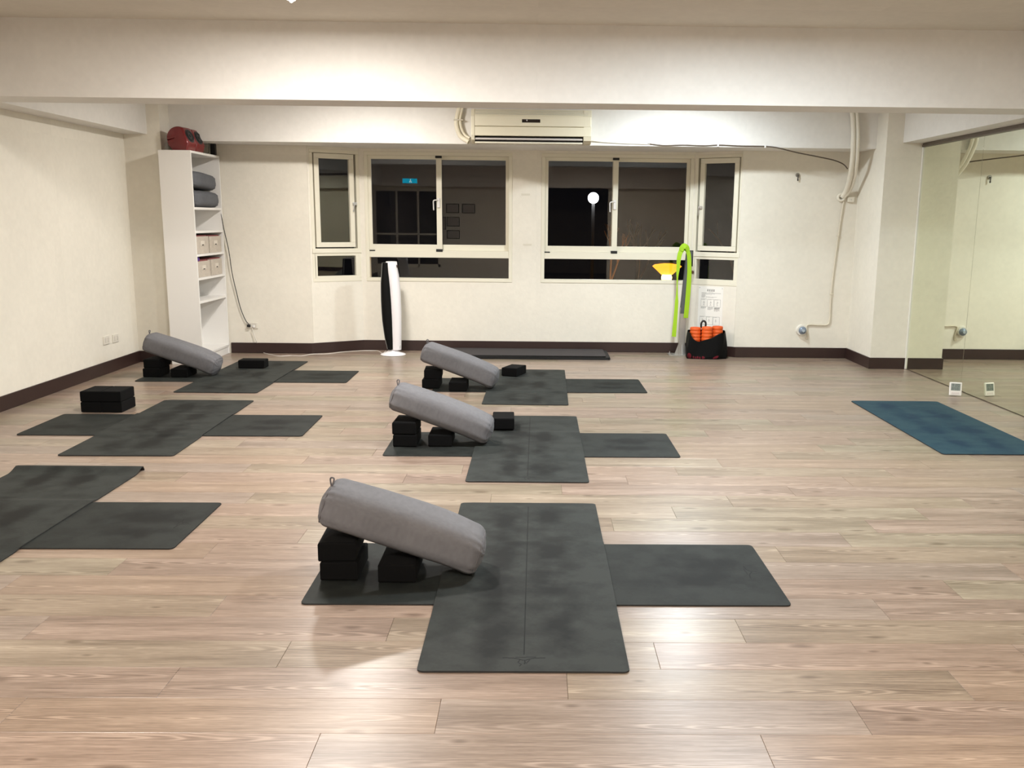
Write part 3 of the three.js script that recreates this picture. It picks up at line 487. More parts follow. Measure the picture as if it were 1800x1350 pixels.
// ───────────────────────── sockets ─────────────────────────
function socketPlate(parent, w, h) {
  mesh('plate', rbox(-w / 2, w / 2, -h / 2, h / 2, 0.0005, 0.010, 0.003), mat([0.74, 0.70, 0.62], 0.4), parent);
  for (const s of [-1, 1]) mesh('socket_insert', [rbox(s * w * 0.23 - 0.016, s * w * 0.23 + 0.016, -0.022, 0.022, 0.009, 0.012, 0.002)], mat([0.62, 0.58, 0.51], 0.45), parent);
}
{
  const p = atZ(443.5, 572, ZB), o = thing('wall_socket', 'double wall socket with two plugs beside the bookcase', 'wall socket', [p.x, p.y, ZB]);
  socketPlate(o, 0.118, 0.064);
  mesh('black_plug', rbox(-0.046, -0.012, -0.014, 0.012, 0.012, 0.04, 0.006), darkPlastic, o);
  mesh('white_plug', rbox(0.008, 0.032, -0.020, 0.006, 0.012, 0.034, 0.006), whitePlastic, o);
  for (const [u, v, l] of [[186, 598, 'wall socket plate on the side wall, farther from the bookcase'], [202, 594.5, 'wall socket plate on the side wall, nearer the bookcase']]) {
    const d = ray(u, v), k = XL / d.x, q = thing('wall_socket', l, 'wall socket', [XL, EYE + d.y * k, d.z * k], Math.PI / 2, 'sockets on the side wall'); socketPlate(q, 0.118, 0.074);
  }
  const w = [[443, 577, -10.035], [446, 586, -10.04], [451, 600, -10.04]].map(q => atZ(...q));
  for (const q of [[457, 613], [463, 620], [478, 624], [492, 626], [510, 625], [530, 625.5], [550, 622.5], [575, 622], [605, 618.5], [640, 616.5], [665, 613.5]]) { const f = atY(q[0], q[1], 0.004); w.push(V(f.x, 0.0045, Math.max(f.z, -10.30))); }
  w.push(V(-1.585, 0.012, -10.06), V(-1.545, 0.045, -10.01));
  tag(mesh('lead_cable', tube(w, 0.0036, 160, 8), mat([0.78, 0.74, 0.68], 0.5)), 'white lead running over the floor from the wall socket to the tower fan', 'cord');
}
// ───────────────────────── tower fan ─────────────────────────
function loft(sections, na = 40, e = 0.8) {                              // [y, cx, cz, rx, rz]
  const pos = [], idx = [];
  for (const [y, cx, cz, rx, rz] of sections) for (let j = 0; j <= na; j++) { const a = j / na * 2 * Math.PI, c = Math.cos(a), s = Math.sin(a); pos.push(cx + Math.sign(c) * Math.pow(Math.abs(c), e) * rx, y, cz - Math.sign(s) * Math.pow(Math.abs(s), e) * rz); }
  const n = sections.length;
  for (let i = 0; i + 1 < n; i++) for (let j = 0; j < na; j++) { const a = i * (na + 1) + j, b = a + na + 1; idx.push(a, a + 1, b, b, a + 1, b + 1); }
  for (const [i, f] of [[0, 1], [n - 1, 0]]) { const c = pos.length / 3; pos.push(sections[i][1], sections[i][0], sections[i][2]); for (let j = 0; j < na; j++) { const a = i * (na + 1) + j; f ? idx.push(c, a + 1, a) : idx.push(c, a, a + 1); } }
  const g = new THREE.BufferGeometry(); g.setAttribute('position', new THREE.Float32BufferAttribute(pos, 3)); g.setAttribute('uv', new THREE.Float32BufferAttribute(new Float32Array(pos.length / 3 * 2), 2)); g.setIndex(idx); return toCreasedNormals(g, 0.7);
}
{
  const o = thing('tower_fan', 'white tower fan with a black grille on a round foot', 'fan', [-1.475, 0.0005, -10.02]), gloss = mat([0.83, 0.80, 0.82], 0.25);
  mesh('foot', new THREE.LatheGeometry([[0, 0], [0.128, 0], [0.131, 0.006], [0.120, 0.014], [0.075, 0.030], [0.050, 0.044], [0.046, 0.062], [0, 0.064]].map(p => new THREE.Vector2(...p)), 56), gloss, o);
  const white = [[0.056, 0.030, 0, 0.056, 0.055], [0.2, 0.034, 0, 0.056, 0.06], [0.45, 0.036, 0, 0.058, 0.062], [0.68, 0.030, 0, 0.058, 0.062], [0.82, 0.018, 0, 0.058, 0.06], [0.90, 0.004, 0, 0.058, 0.058], [0.952, 0.002, 0, 0.056, 0.056], [0.957, 0.002, 0, 0.052, 0.052]];
  mesh('body', loft(white), gloss, o);
  const black = [[0.062, -0.018, 0.012, 0.034, 0.05], [0.18, -0.030, 0.012, 0.048, 0.058], [0.36, -0.042, 0.012, 0.058, 0.062], [0.56, -0.050, 0.012, 0.058, 0.062], [0.74, -0.056, 0.012, 0.050, 0.060], [0.84, -0.056, 0.012, 0.040, 0.056], [0.945, -0.052, 0.012, 0.034, 0.05]];
  mesh('grille', loft(black), mat([0.003, 0.003, 0.003], 0.6, { specularIntensity: 0.3 }), o);
  mesh('rim', tube(black.map(s => V(s[1] - s[3] * 0.99, s[0], s[2] + 0.016)), 0.003, 60, 6), mat([0.42, 0.42, 0.41], 0.3), o);
  mesh('knob', rbox(0.056, 0.066, 0.895, 0.925, 0.0, 0.03, 0.003), darkPlastic, o);
  mesh('rating_plate', rbox(0.052, 0.086, 0.075, 0.105, 0.034, 0.0415, 0.002, 1), mat([0.5, 0.49, 0.49], 0.4), o);
}
// ───────────────────────── post with the green band, notice, bag ─────────────────────────
{
  const z = -10.215, o = thing('metal_post', 'grey steel post on a bolted foot plate with a padded upper half', 'post', [1.545, 0, z]);
  const steel = mat([0.42, 0.40, 0.37], 0.38, { metalness: 0.65 }), pad = mat([0.085, 0.088, 0.092], 0.75, { bumpMap: foamTex, bumpScale: 0.0006 });
  mesh('tube', rbox(-0.032, 0.032, 0.008, 0.50, -0.032, 0.032, 0.006), steel, o);
  const up = rbox(-0.030, 0.030, 0.44, 1.085, -0.036, 0.036, 0.005); { const p = up.attributes.position; for (let i = 0; i < p.count; i++) p.setX(i, p.getX(i) + 0.045 * smooth(0.45, 1.085, p.getY(i))); up.computeVertexNormals(); }
  mesh('padding', up, pad, o);
  mesh('top_bracket', [rbox(0.070, 0.082, 0.93, 1.085, -0.03, 0.03, 0.003), rbox(0.015, 0.082, 1.083, 1.093, -0.03, 0.03, 0.003)], darkPlastic, o);
  mesh('foot_plate', rbox(-0.140, 0.075, 0.0005, 0.009, -0.09, 0.09, 0.002), steel, o);
  const gs = new THREE.Shape(); gs.moveTo(0.030, 0.008); gs.lineTo(0.072, 0.008); gs.lineTo(0.030, 0.125); gs.closePath();
  for (const s of [0, 1]) { const g = new THREE.ExtrudeGeometry(gs, { depth: 0.006, bevelEnabled: false }); g.translate(0, 0, -0.003); if (s) g.rotateY(Math.PI); mesh('gusset', g, steel, o); }
  const g3 = new THREE.ExtrudeGeometry(gs, { depth: 0.006, bevelEnabled: false }); g3.translate(0, 0, -0.003); g3.rotateY(-Math.PI / 2); mesh('gusset', g3, steel, o);
  for (const [x, q] of [[-0.115, 0.06], [-0.115, -0.06], [0.058, 0.06]]) mesh('bolt', [new THREE.CylinderGeometry(0.010, 0.010, 0.010, 6).translate(x, 0.014, q), new THREE.CylinderGeometry(0.005, 0.005, 0.022, 10).translate(x, 0.020, q)], chrome, o);
  // elastic band: a flat strap over the top of the post with two hanging ends
  const green = mat([0.33, 0.56, 0.012], 0.75, { side: THREE.DoubleSide });
  const strap = (pts, wid, nrm) => { const t = 0.0016, pos = [], idx = [], uv = []; const C = new THREE.CatmullRomCurve3(pts, false, 'centripetal').getPoints(60); const Wc = new THREE.CatmullRomCurve3(wid.map(w => V(w, 0, 0)), false).getPoints(60);
    for (let i = 0; i <= 60; i++) { const T = C[Math.min(60, i + 1)].clone().sub(C[Math.max(0, i - 1)]).normalize(), N = nrm[0].clone().lerp(nrm[1], i / 60).normalize(), S = T.clone().cross(N).normalize(), w = Wc[i].x / 2; for (const [a, b] of [[-w, t], [w, t], [w, -t], [-w, -t]]) { const q = C[i].clone().addScaledVector(S, a).addScaledVector(N, b); pos.push(q.x, q.y, q.z); uv.push(0, 0); } }
    for (let i = 0; i < 60; i++) for (let k = 0; k < 4; k++) { const a = i * 4 + k, b = i * 4 + (k + 1) % 4, c = a + 4, d = b + 4; idx.push(a, b, c, b, d, c); }
    idx.push(0, 2, 1, 0, 3, 2, 240, 241, 242, 240, 242, 243);
    const g = new THREE.BufferGeometry(); g.setAttribute('position', new THREE.Float32BufferAttribute(pos, 3)); g.setAttribute('uv', new THREE.Float32BufferAttribute(uv, 2)); g.setIndex(idx); return toCreasedNormals(g, 0.5); };
  const W = (u, v, z) => atZ(u, v, z), zf = z + 0.045, zr = z + 0.012;
  const b = thing('elastic_band', 'bright lime green elastic band draped over the steel post', 'exercise band', [0, 0, 0]);
  mesh('short_end', strap([W(1203, 434.5, zf - 0.01), W(1209.5, 443, zf), W(1211.8, 470, zf), W(1210, 510, zf), W(1205.5, 559, zf)], [0.05, 0.044, 0.046, 0.052, 0.050], [V(0.3, 0.3, 1), V(0.25, 0, 1)]), green, b);
  mesh('long_end', strap([W(1203, 434.5, zf - 0.012), W(1196, 444, zf), W(1191.5, 475, zf), W(1189.5, 530, zf), W(1184.5, 592, zf)], [0.05, 0.048, 0.036, 0.036, 0.046], [V(-0.3, 0.3, 1), V(-0.35, 0, 1)]), green, b);
  mesh('loop', strap([W(1197, 441, zf + 0.004), W(1200, 434, zf + 0.006), W(1206, 433, zf + 0.006), W(1210, 441, zf + 0.002)], [0.05, 0.055, 0.055, 0.05], [V(-0.3, 0.7, 0.8), V(0.3, 0.7, 0.8)]), green, b);
}
{
  const w = 0.282, h = 0.46, A = BAY.c, B = BAY.d, s = 0.244, L = Math.hypot(B[0] - A[0], B[1] - A[1]), ux = (B[0] - A[0]) / L, uz = (B[1] - A[1]) / L;
  const tex = canvasTexture(564, 920, (c, W, H) => {
    const R = rng(5); c.fillStyle = '#eeece6'; c.fillRect(0, 0, W, H);
    c.fillStyle = '#1d1d1f';
    for (let k = 0; k < 4; k++) { const x = 192 + k * 46; c.fillRect(x, 56, 38, 6); c.fillRect(x + 4, 68, 30, 6); c.fillRect(x + 16, 56, 6, 40); c.fillRect(x, 82, 38, 6); c.fillRect(x + 2, 94, 12, 6); c.fillRect(x + 24, 94, 12, 6); }
    c.fillStyle = '#77777a'; c.fillRect(230, 112, 108, 4);
    c.fillStyle = '#3a3a3d'; c.fillRect(70, 132, 440, 5);
    c.fillStyle = '#2e2f33';
    const words = (x, y, w, n, lh) => { for (let r = 0; r < n; r++) { let q = x; while (q < x + w * (r === n - 1 ? 0.7 : 1) - 8) { const l = 5 + R() * 6; c.fillRect(q, y + r * lh, l, 2); c.fillRect(q + 1, y + r * lh + 4, l - 1, 2); if (R() < 0.5) c.fillRect(q + l / 2, y + r * lh, 2, 7); q += l + 3; } } };
    words(70, 146, 440, 1, 12); words(70, 162, 90, 6, 13); words(176, 210, 250, 2, 13); words(170, 166, 200, 1, 13);
    c.strokeStyle = '#303136'; c.lineWidth = 3;
    for (let k = 0; k < 3; k++) { const x = 62 + k * 154; c.strokeRect(x, 262, 140, 158); words(x + 8, 270, 120, 1, 12); c.beginPath(); c.arc(x + 70, 318, 9, 0, 7); c.stroke(); c.beginPath(); c.moveTo(x + 70, 328); c.lineTo(x + 70, 366); c.lineTo(x + 52, 400); c.moveTo(x + 70, 366); c.lineTo(x + 86, 400); c.moveTo(x + 46, 344 + 6 * k); c.lineTo(x + 70, 338); c.lineTo(x + 96, 342 - 8 * k); c.stroke(); words(x, 430, 130, 3 + k * 2, 12); if (k === 2) { c.lineWidth = 6; words(x, 430, 130, 4, 9); c.lineWidth = 3; } }
    for (let k = 0; k < 3; k++) { const x = 50 + k * 154; c.strokeRect(x, 628, 146, 170); words(x + 8, 636, 120, 1, 12); c.beginPath(); c.arc(x + 60, 690, 9, 0, 7); c.stroke(); c.beginPath(); c.moveTo(x + 60, 700); c.lineTo(x + 64, 750); c.moveTo(x + 40, 720); c.lineTo(x + 84, 716); c.stroke(); }
  });
  const o = thing('printed_notice', 'white sheet of printed exercises pinned below the narrow window', 'notice', [A[0] + ux * s, 0.258, A[1] + uz * s], segmentAngle(A, B));
  mesh('sheet', box(-w / 2, w / 2, 0, h, 0.0008, 0.0018), mat([0.80, 0.79, 0.75], 0.7), o);
  const pg = new THREE.PlaneGeometry(w, h); pg.translate(0, h / 2, 0.0021); mesh('print', pg, mat([1, 1, 1], 0.6, { map: tex }), o);
  for (const x of [-1, 1]) mesh('pin', new THREE.SphereGeometry(0.0045, 12, 8).translate(x * (w / 2 - 0.012), h - 0.012, 0.004), chrome, o);
}
{
  const bx = 1.765, bz = -9.99, o = thing('tote_bag', 'slumped black cloth bag with a red print, filled with orange ribbed cylinders', 'bag', [bx, 0.0005, bz]);
  const rim = (a) => { const c = Math.cos(a), s = Math.sin(a); if (s < 0) return 0.285; return 0.285 - 0.085 * Math.exp(-((c + 0.35) ** 2) / 0.22) - 0.03 * (1 - Math.abs(c)) * s + (c > 0.6 ? -0.015 : 0); };   // the front edge hangs down
  const na = 72, nr = 16, pos = [], uv = [], idx = [];
  const wall = (inner) => { const base = pos.length / 3; for (let i = 0; i <= nr; i++) for (let j = 0; j <= na; j++) { const a = j / na * 2 * Math.PI, y = rim(a) * i / nr, f = y / 0.285, e = 0.62, c = Math.cos(a), s = Math.sin(a); const rx = 0.208 - 0.018 * f + 0.010 * Math.sin(f * 3), rz = 0.105 - 0.006 * f, fold = (0.020 * Math.sin(a * 5 + 0.6 + f * 2.6) + 0.010 * (fbm(Math.cos(a) * 3 + 9, f * 3 + Math.sin(a) * 2, 4, 3) - 0.5)) * (1 - 0.5 * f) * (s > 0 ? 1 : 0.5), k = 1 + fold * 3.2 - (inner ? 0.022 : 0) - (i === 0 ? 0.05 : 0); pos.push(Math.sign(c) * Math.pow(Math.abs(c), e) * rx * k, y, Math.sign(s) * Math.pow(Math.abs(s), e) * rz * k); uv.push(0.5 + 0.5 * c, f); } return base; };
  const A = wall(false), B = wall(true), n1 = na + 1;
  for (let i = 0; i < nr; i++) for (let j = 0; j < na; j++) { const a = A + i * n1 + j, b = a + n1; idx.push(a, b, a + 1, b, b + 1, a + 1); const c = B + i * n1 + j, d = c + n1; idx.push(c, c + 1, d, d, c + 1, d + 1); }
  for (let j = 0; j < na; j++) { const a = A + nr * n1 + j, b = B + nr * n1 + j; idx.push(a, b, a + 1, b, b + 1, a + 1); }
  const g = new THREE.BufferGeometry(); g.setAttribute('position', new THREE.Float32BufferAttribute(pos, 3)); g.setAttribute('uv', new THREE.Float32BufferAttribute(uv, 2)); g.setIndex(idx);
  const bagTex = canvasTexture(512, 256, (c, W, H) => { c.fillStyle = '#060607'; c.fillRect(0, 0, W, H); c.fillStyle = '#5a121b'; c.beginPath(); c.ellipse(60, 226, 24, 26, 0, 0, 7); c.fill(); c.fillStyle = '#641a26'; for (let k = 0; k < 5; k++) { c.beginPath(); c.ellipse(112 + k * 30, 240 + (k % 2) * 5, 12, 13, 0.3, 0, 7); c.fill(); } c.beginPath(); c.ellipse(318, 236, 34, 12, -0.3, 0, 7); c.fill(); c.fillStyle = '#08090a'; for (let k = 0; k < 6; k++) c.fillRect(52 + k * 34, 220, 5, 40); });
  mesh('cloth', toCreasedNormals(g, 1.2), mat([1, 1, 1], 0.62, { map: bagTex, side: THREE.DoubleSide, specularIntensity: 0.3 }), o);
  mesh('handle_loop', tube([V(-0.045, 0.30, -0.075), V(-0.045, 0.355, -0.072), V(-0.025, 0.378, -0.07), V(-0.002, 0.36, -0.07), V(-0.002, 0.30, -0.075)], 0.010, 30, 8), darkPlastic, o);
  const orange = mat([0.72, 0.105, 0.012], 0.55), ribs = []; const H = 0.315;
  ribs.push([0, 0.001]); for (let k = 0; k < 9; k++) { const y0 = 0.001 + k * H / 9, y1 = y0 + H / 9; for (let q = 0; q <= 6; q++) { const t = q / 6; ribs.push([0.066 + 0.005 * Math.sin(Math.PI * t), y0 + (y1 - y0) * t]); } } ribs.push([0.050, H + 0.002], [0.046, H - 0.012], [0, H - 0.012]);
  const cyl = new THREE.LatheGeometry(ribs.map(p => new THREE.Vector2(...p)), 40);
  [[-0.116, -0.012, 1.0, 'nearest the steel post'], [0.0, 0.022, 1.03, 'in the middle'], [0.116, -0.012, 1.04, 'farthest from the steel post']].forEach(([x, z, s, k]) => { const c = mesh('ribbed_cylinder', cyl, orange); c.position.set(bx + x * 0.98, 0.001, bz + z); c.scale.set(0.80, s, 0.80); tag(c, `orange ribbed cylinder standing in the black bag, the one ${k}`, 'cylinder', 'orange cylinders in the bag'); });
}
// ───────────────────────── air conditioner ─────────────────────────
{
  const zf = -9.40, p0 = atZ(828, 224, zf), p1 = atZ(1040, 226, zf), yb = atZ(934, 251.5, zf).y, yt = yb + 0.305, w = p1.x - p0.x, cx = (p0.x + p1.x) / 2, zb = -9.6205;
  const o = thing('air_conditioner', 'cream wall mounted air conditioner on the beam over the windows', 'air conditioner', [cx, yb, zb]);
  const d = zf - zb, h = yt - yb, cream = mat([0.74, 0.69, 0.54], 0.42), a = w / 2;
  const prof = (pts, x0, x1, b = 0.004) => { const s = new THREE.Shape(); pts.forEach((p, k) => k ? s.lineTo(...p) : s.moveTo(...p)); s.closePath(); const g = new THREE.ExtrudeGeometry(s, { depth: x1 - x0 - 2 * b, bevelEnabled: true, bevelThickness: b, bevelSize: b, bevelSegments: 2 }); g.rotateY(-Math.PI / 2); g.translate(x1 - b, 0, 0); return g; };   // points are (z, y)
  mesh('body', prof([[0.004, 0.02], [0.05, 0.012], [d * 0.45, 0.05], [d - 0.020, 0.085], [d - 0.016, h - 0.055], [d - 0.06, h - 0.004], [0.004, h - 0.004]], -a + 0.006, a - 0.006), cream, o);
  for (const s of [-1, 1]) mesh('end_cap', prof([[0.004, 0.006], [d * 0.55, 0.004], [d - 0.022, 0.03], [d - 0.006, 0.07], [d - 0.004, h - 0.07], [d - 0.05, h - 0.004], [0.004, h - 0.004]], s < 0 ? -a : a - 0.075, s < 0 ? -a + 0.032 : a), cream, o);
  mesh('front_panel', rbox(-a + 0.034, a - 0.006, h * 0.49, h * 0.80, d - 0.018, d + 0.002, 0.006), cream, o);
  mesh('lower_panel', rbox(-a + 0.034, a - 0.006, h * 0.205, h * 0.475, d - 0.022, d - 0.001, 0.006), cream, o);
  mesh('intake_grille', [0, 1, 2].map(k => rbox(-a + 0.04, a - 0.03, h * (0.835 + 0.05 * k), h * (0.86 + 0.05 * k), d - 0.03 - 0.014 * k, d - 0.012 - 0.014 * k, 0.002, 1)), mat([0.55, 0.52, 0.43], 0.5), o);
  mesh('outlet', rbox(-a + 0.034, a - 0.078, h * 0.03, h * 0.20, d * 0.40, d - 0.050, 0.002, 1), mat([0.014, 0.011, 0.010], 0.7), o);
  mesh('louver', rbox(-a + 0.036, a - 0.082, h * 0.095, h * 0.150, d - 0.055, d - 0.022, 0.003), mat([0.56, 0.52, 0.50], 0.4), o);
  mesh('louver', rbox(-a + 0.036, a - 0.082, -0.004, h * 0.035, d - 0.060, d - 0.020, 0.003), mat([0.72, 0.68, 0.56], 0.4), o);
  const disp = mesh('display_window', rbox(-0.118 + 0.03, 0.082, h * 0.60, h * 0.70, d - 0.001, d + 0.004, 0.002, 1), mat([0.016, 0.010, 0.008], 0.2), o); disp.userData.label = 'dark display window';
  mesh('status_mark', rbox(-0.046, -0.038, h * 0.645, h * 0.685, d + 0.0035, d + 0.0048, 0.0005, 1), whitePlastic, disp);
  const hose = mat([0.74, 0.69, 0.55], 0.6), Z = -9.585;
  const pts = [[824, 249.5, Z + 0.03], [819, 246.5, Z + 0.02], [810, 240, Z], [803.5, 226, Z], [802.5, 212, Z], [805, 198, Z], [808, 186, Z]].map(q => atZ(...q)); pts.push(pts[6].clone().add(V(0.02, 0.14, 0)));
  const hs = thing('insulated_pipe', 'cream insulated pipe curving up beside the air conditioner', 'pipe');
  mesh('pipe', tube(pts, 0.022, 60, 12), hose, hs);
  mesh('side_pipe', tube(pts.map(p => p.clone().add(V(0.036, 0.018, 0.004))).slice(1), 0.012, 60, 10), hose, hs);
  const cl = atZ(807, 211, Z); mesh('clip', rbox(cl.x - 0.05, cl.x + 0.04, cl.y - 0.006, cl.y + 0.006, Z - 0.03, Z + 0.026, 0.003), mat([0.6, 0.56, 0.46], 0.5), hs);
}
// pipes and cables at the other end of the beam
{
  const hose = mat([0.78, 0.74, 0.64], 0.55), o = thing('insulated_pipe', 'pair of white pipes bending down beside the column by the mirror', 'pipe');
  const P = [[1496, 186, -9.58], [1498.5, 200, -9.58], [1500, 225, -9.58], [1500, 250, -9.585], [1498, 285, -9.68], [1493, 318, -9.88], [1486, 338, -10.02], [1480, 346, -10.055]].map(q => atZ(...q)); P.unshift(P[0].clone().add(V(-0.03, 0.14, 0)));
  mesh('pipe', tube(P, 0.024, 70, 12), hose, o);
  mesh('pipe', tube(P.map((p, k) => p.clone().add(V(0.040 - (k > 6 ? 0.010 * (k - 6) : 0), 0.0, 0.012))), 0.017, 70, 12), hose, o);
  const e = atZ(1478, 347, -10.06); const fl = new THREE.TorusGeometry(0.032, 0.014, 12, 30); fl.translate(e.x, e.y, -10.052); mesh('wall_collar', fl, hose, o);
  const wbx = atZ(1494.5, 351, ZB), b = thing('junction_box', 'small cream junction box under the pair of white pipes', 'junction box', [wbx.x, wbx.y, ZB]);
  mesh('case', rbox(-0.034, 0.034, -0.026, 0.026, 0.0005, 0.03, 0.004), mat([0.76, 0.71, 0.60], 0.5), b);
  mesh('lid_screw', new THREE.CylinderGeometry(0.005, 0.005, 0.004, 12).rotateX(Math.PI / 2).translate(0.0, 0.0, 0.031), chrome, b);
  const cd = mat([0.70, 0.64, 0.52], 0.6), C = [[1483.5, 352], [1480, 372], [1470, 440], [1461, 515], [1459.5, 540], [1457.3, 567], [1454, 570.8], [1440, 571.3], [1421, 571], [1418, 573], [1419.5, 588], [1418, 596.5], [1416.5, 594]].map(q => atZ(q[0], q[1], -10.058));
  const cT = thing('conduit', 'thin cream conduit running down the wall to the round valve', 'conduit'); mesh('conduit_tube', tube(C, 0.009, 160, 8), cd, cT);
  for (const [u, v] of [[1461, 517], [1474, 415]]) { const q = atZ(u, v, -10.058); mesh('clip', rbox(q.x - 0.016, q.x + 0.016, q.y - 0.006, q.y + 0.006, -0.008 - 10.058, 0.011 - 10.058, 0.002, 1), cd, cT); }
  const k = atZ(1408, 580, ZB), v = thing('round_valve', 'round blue grey valve on a white collar low on the wall', 'valve', [k.x, k.y, ZB]);
  mesh('collar', new THREE.CylinderGeometry(0.052, 0.058, 0.035, 36).rotateX(Math.PI / 2).translate(0, 0, 0.0185), mat([0.78, 0.75, 0.68], 0.45), v);
  const dome = new THREE.SphereGeometry(0.040, 32, 18); dome.scale(1, 1, 0.62); dome.translate(0.004, 0.0, 0.046); mesh('dome', dome, mat([0.22, 0.27, 0.34], 0.22, { metalness: 0.3 }), v);
  mesh('nut', new THREE.CylinderGeometry(0.016, 0.016, 0.03, 6).rotateX(Math.PI / 2).translate(0.004, 0, 0.07), mat([0.48, 0.56, 0.64], 0.25, { metalness: 0.3 }), v);
  const hk = atZ(1401.5, 311, ZB), hook = thing('wall_hook', 'small metal hook screwed into the wall beside the casement window', 'hook', [hk.x, hk.y, ZB]);
  mesh('hook_plate', new THREE.CylinderGeometry(0.020, 0.020, 0.014, 24).rotateX(Math.PI / 2).translate(0, 0.018, 0.0075), mat([0.30, 0.28, 0.24], 0.4, { metalness: 0.5 }), hook);
  mesh('hook_arm', tube([V(0, 0.018, 0.014), V(0, 0.012, 0.028), V(0, -0.012, 0.030), V(0, -0.034, 0.022), V(0, -0.030, 0.036)], 0.006, 24, 8), mat([0.08, 0.07, 0.06], 0.4, { metalness: 0.5 }), hook);
  const zc = -9.612, dk = [[1138, 252.5, zc], [1165, 255.5, zc], [1200, 255, zc], [1240, 256, zc], [1262, 255, zc], [1300, 256.5, zc], [1345, 257.5, zc], [1362, 259, zc + 0.004], [1400, 268, -9.66], [1440, 276, -9.78], [1470, 283, -9.88], [1484, 290, -9.93], [1490, 297, -9.93]].map(q => atZ(...q));
  tag(mesh('cable', tube(dk, 0.0058, 180, 8), mat([0.10, 0.075, 0.055], 0.6)), 'dark cable sagging from the beam edge to the pair of white pipes', 'cable');
  const wc = [[1040, 247, -9.60], [1060, 249.5, zc], [1090, 251.5, zc], [1120, 252.5, zc], [1142, 253.5, zc]].map(q => atZ(...q));
  tag(mesh('cable', tube(wc, 0.006, 60, 8), mat([0.78, 0.75, 0.66], 0.5)), 'white cable leaving the air conditioner along the beam edge', 'cable');
  for (const [u, v2] of [[1262, 255.5], [1345, 257.5]]) { const q = atZ(u, v2, zc); tag(mesh('cable_clip', rbox(q.x - 0.008, q.x + 0.008, q.y - 0.014, q.y + 0.014, -9.6195, -9.602, 0.003), whitePlastic), u < 1300 ? 'white clip holding the dark cable above the sliding window' : 'white clip holding the dark cable above the casement window', 'cable clip', 'cable clips on the beam'); }
  for (const [u, v2, l] of [[924, 342, 'upper strip of old tape on the pier between the windows'], [927, 430, 'lower strip of old tape on the pier between the windows']]) { const q = atZ(u, v2, ZBAY); tag(mesh('tape_strip', rbox(q.x - 0.045, q.x + 0.045, q.y - 0.010, q.y + 0.010, ZBAY + 0.0004, ZBAY + 0.0018, 0.0005, 1), mat([0.70, 0.66, 0.56], 0.4)), l, 'tape', 'old tape on the pier'); }
  const kb = atZ(1216, 478, ZBAY), kk = thing('door_stop', 'small brown rubber knob on the post between the bay windows', 'knob', [kb.x, kb.y, ZBAY]);
  mesh('knob_base', new THREE.CylinderGeometry(0.008, 0.012, 0.02, 16).rotateX(Math.PI / 2).translate(0, 0, 0.0105), chrome, kk); mesh('knob_head', new THREE.SphereGeometry(0.017, 20, 14).translate(0, 0, 0.032), mat([0.13, 0.06, 0.04], 0.5), kk);
}
// ───────────────────────── room thermometer by the mirror ─────────────────────────
{
  const p = atY(1679, 696.5), o = thing('thermometer', 'small white digital thermometer standing on the floor by the mirror', 'thermometer', [p.x, 0.0008, p.z], -0.28), w = 0.098, h = 0.112;
  const tilt = (g) => { g.rotateX(-0.20); g.translate(0, 0.003, 0); return g; };
  mesh('case', tilt(rbox(-w / 2, w / 2, 0, h, -0.018, 0, 0.010, 4)), mat([0.82, 0.79, 0.76], 0.35), o);
  const lcd = canvasTexture(256, 208, (c, W, H) => { c.fillStyle = '#7d8884'; c.fillRect(0, 0, W, H); c.fillStyle = '#2c3433'; const seg = (x, y, s, m) => { const b = [[4, 0, 26, 6], [30, 4, 6, 26], [30, 36, 6, 26], [4, 60, 26, 6], [-2, 36, 6, 26], [-2, 4, 6, 26], [4, 30, 26, 6]]; b.forEach((q, k) => { if (m[k]) c.fillRect(x + q[0] * s, y + q[1] * s, q[2] * s, q[3] * s); }); }; c.fillRect(24, 14, 60, 6); c.fillRect(50, 14, 8, 76); seg(120, 18, 1.1, [1, 1, 0, 1, 1, 0, 1]); seg(180, 18, 1.1, [1, 1, 1, 1, 1, 1, 0]); seg(30, 118, 1.1, [1, 1, 1, 1, 1, 1, 1]); seg(96, 118, 1.1, [1, 0, 1, 1, 0, 1, 1]); seg(162, 118, 1.1, [1, 1, 1, 1, 1, 1, 1]); });
  const g = new THREE.PlaneGeometry(0.072, 0.058); g.translate(0, 0.072, 0.0006); mesh('screen', tilt(g), mat([1, 1, 1], 0.25, { map: lcd }), o);
  mesh('button_strip', tilt(rbox(-0.030, 0.030, 0.014, 0.030, -0.002, 0.0014, 0.001, 1)), mat([0.72, 0.66, 0.64], 0.45), o);
  mesh('stand_leg', rbox(-0.018, 0.018, 0.002, 0.008, -0.052, -0.012, 0.002, 1), mat([0.6, 0.58, 0.55], 0.4), o);
}
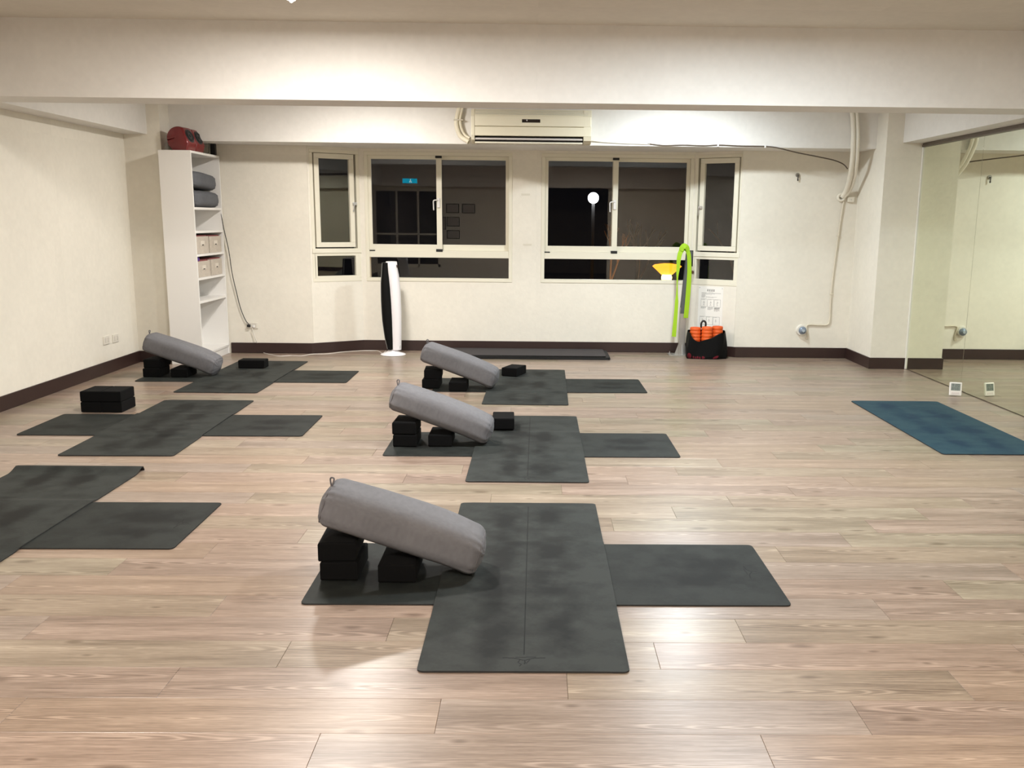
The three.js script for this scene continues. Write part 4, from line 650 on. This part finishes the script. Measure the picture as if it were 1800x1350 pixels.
// ───────────────────────── outside at night ─────────────────────────
{
  const iron = mat([0.06, 0.06, 0.06], 0.6);
  const orangeAt = atZ(1172, 481, -24), s = thing('street_lamp', 'glowing orange street lamp seen through the low window pane', 'street lamp', [orangeAt.x, -6, orangeAt.z]);
  const glow = (c, k) => { const m = mat([0.3, 0.3, 0.3], 0.5); m.emissive.setRGB(...c); m.emissiveIntensity = k; return m; };
  const y = orangeAt.y + 6;
  mesh('pole', new THREE.CylinderGeometry(0.05, 0.08, y - 0.3, 16).translate(0, (y - 0.3) / 2, -0.2), iron, s);
  mesh('head', new THREE.LatheGeometry([[0, 0.40], [0.20, 0.34], [0.22, 0.31], [0.0, 0.31]].map(q => new THREE.Vector2(...q)), 28).translate(0, y - 0.05, 0), iron, s);
  mesh('bulb', new THREE.SphereGeometry(0.13, 24, 16).translate(0, y - 0.10, 0), glow([1, 0.72, 0.18], 7), s);
  const amber = mesh('amber_shade', new THREE.LatheGeometry([[0.14, 0.0], [0.36, 0.20], [0.30, 0.24], [0.0, 0.28]].map(q => new THREE.Vector2(...q)), 28).translate(0, y - 0.02, 0), glow([1, 0.36, 0.015], 1.3), s); amber.userData.label = 'glowing amber shade';
  const pl = new THREE.PointLight(new THREE.Color(1, 0.42, 0.05), 18); pl.position.set(orangeAt.x, orangeAt.y, orangeAt.z); pl.shadow.radius = 8; pl.castShadow = true; scene.add(pl);
  const whiteAt = atZ(1043, 348, -32), t = thing('street_lamp', 'round white street lamp seen through the sliding window', 'street lamp', [whiteAt.x, -6, whiteAt.z]), y2 = whiteAt.y + 6;
  mesh('pole', new THREE.CylinderGeometry(0.05, 0.08, y2 - 0.1, 16).translate(0, (y2 - 0.1) / 2, 0), iron, t);
  mesh('bulb', new THREE.SphereGeometry(0.175, 24, 16).translate(0, y2, 0), glow([0.95, 0.97, 1], 6), t);
  const wl = new THREE.PointLight(new THREE.Color(0.95, 0.97, 1), 12); wl.position.copy(whiteAt); wl.shadow.radius = 8; wl.castShadow = true; scene.add(wl);
  const bark = mat([0.22, 0.15, 0.09], 0.9), R = rng(19);
  const labels = ['bare orange lit tree close to the orange street lamp', 'thin bare tree between the two street lamps', 'bare tree beyond the narrow window by the notice'];
  [[1108, -22.6], [1062, -26], [1285, -22]].forEach(([u, z], n) => {
    const b = atZ(u, 520, z), tr = thing('street_tree', labels[n], 'tree', [b.x, -6, b.z], 0, 'bare trees outside'), br = [];
    const grow = (p, dir, len, r, lv) => { const q = p.clone().addScaledVector(dir, len), mid = p.clone().lerp(q, 0.5).add(V((R() - 0.5) * 0.12 * len, 0, (R() - 0.5) * 0.12 * len)); br.push(tube([p, mid, q], r, 6, 6)); if (lv) for (let k = 0; k < 3; k++) grow(q, dir.clone().add(V((R() - 0.5) * 1.3, 0.15 + R() * 0.5, (R() - 0.5) * 1.0)).normalize(), len * (0.62 + 0.2 * R()), r * 0.6, lv - 1); };
    const top = b.y + 6 - 0.6; mesh('trunk', tube([V(0, 0, 0), V(0.1, top * 0.5, 0), V(0.05, top, 0)], 0.07, 16, 8), bark, tr);
    grow(V(0.05, top, 0), V(0.1, 1, 0), 0.9, 0.045, 3); mesh('branches', br, bark, tr);
  });
  struct(mesh('ground_outside', box(-40, 40, -6.3, -6, -60, ZBAY - 0.5), mat([0.03, 0.03, 0.03], 0.9)), 'dark street below the windows');
}
renderer.render(scene, camera);
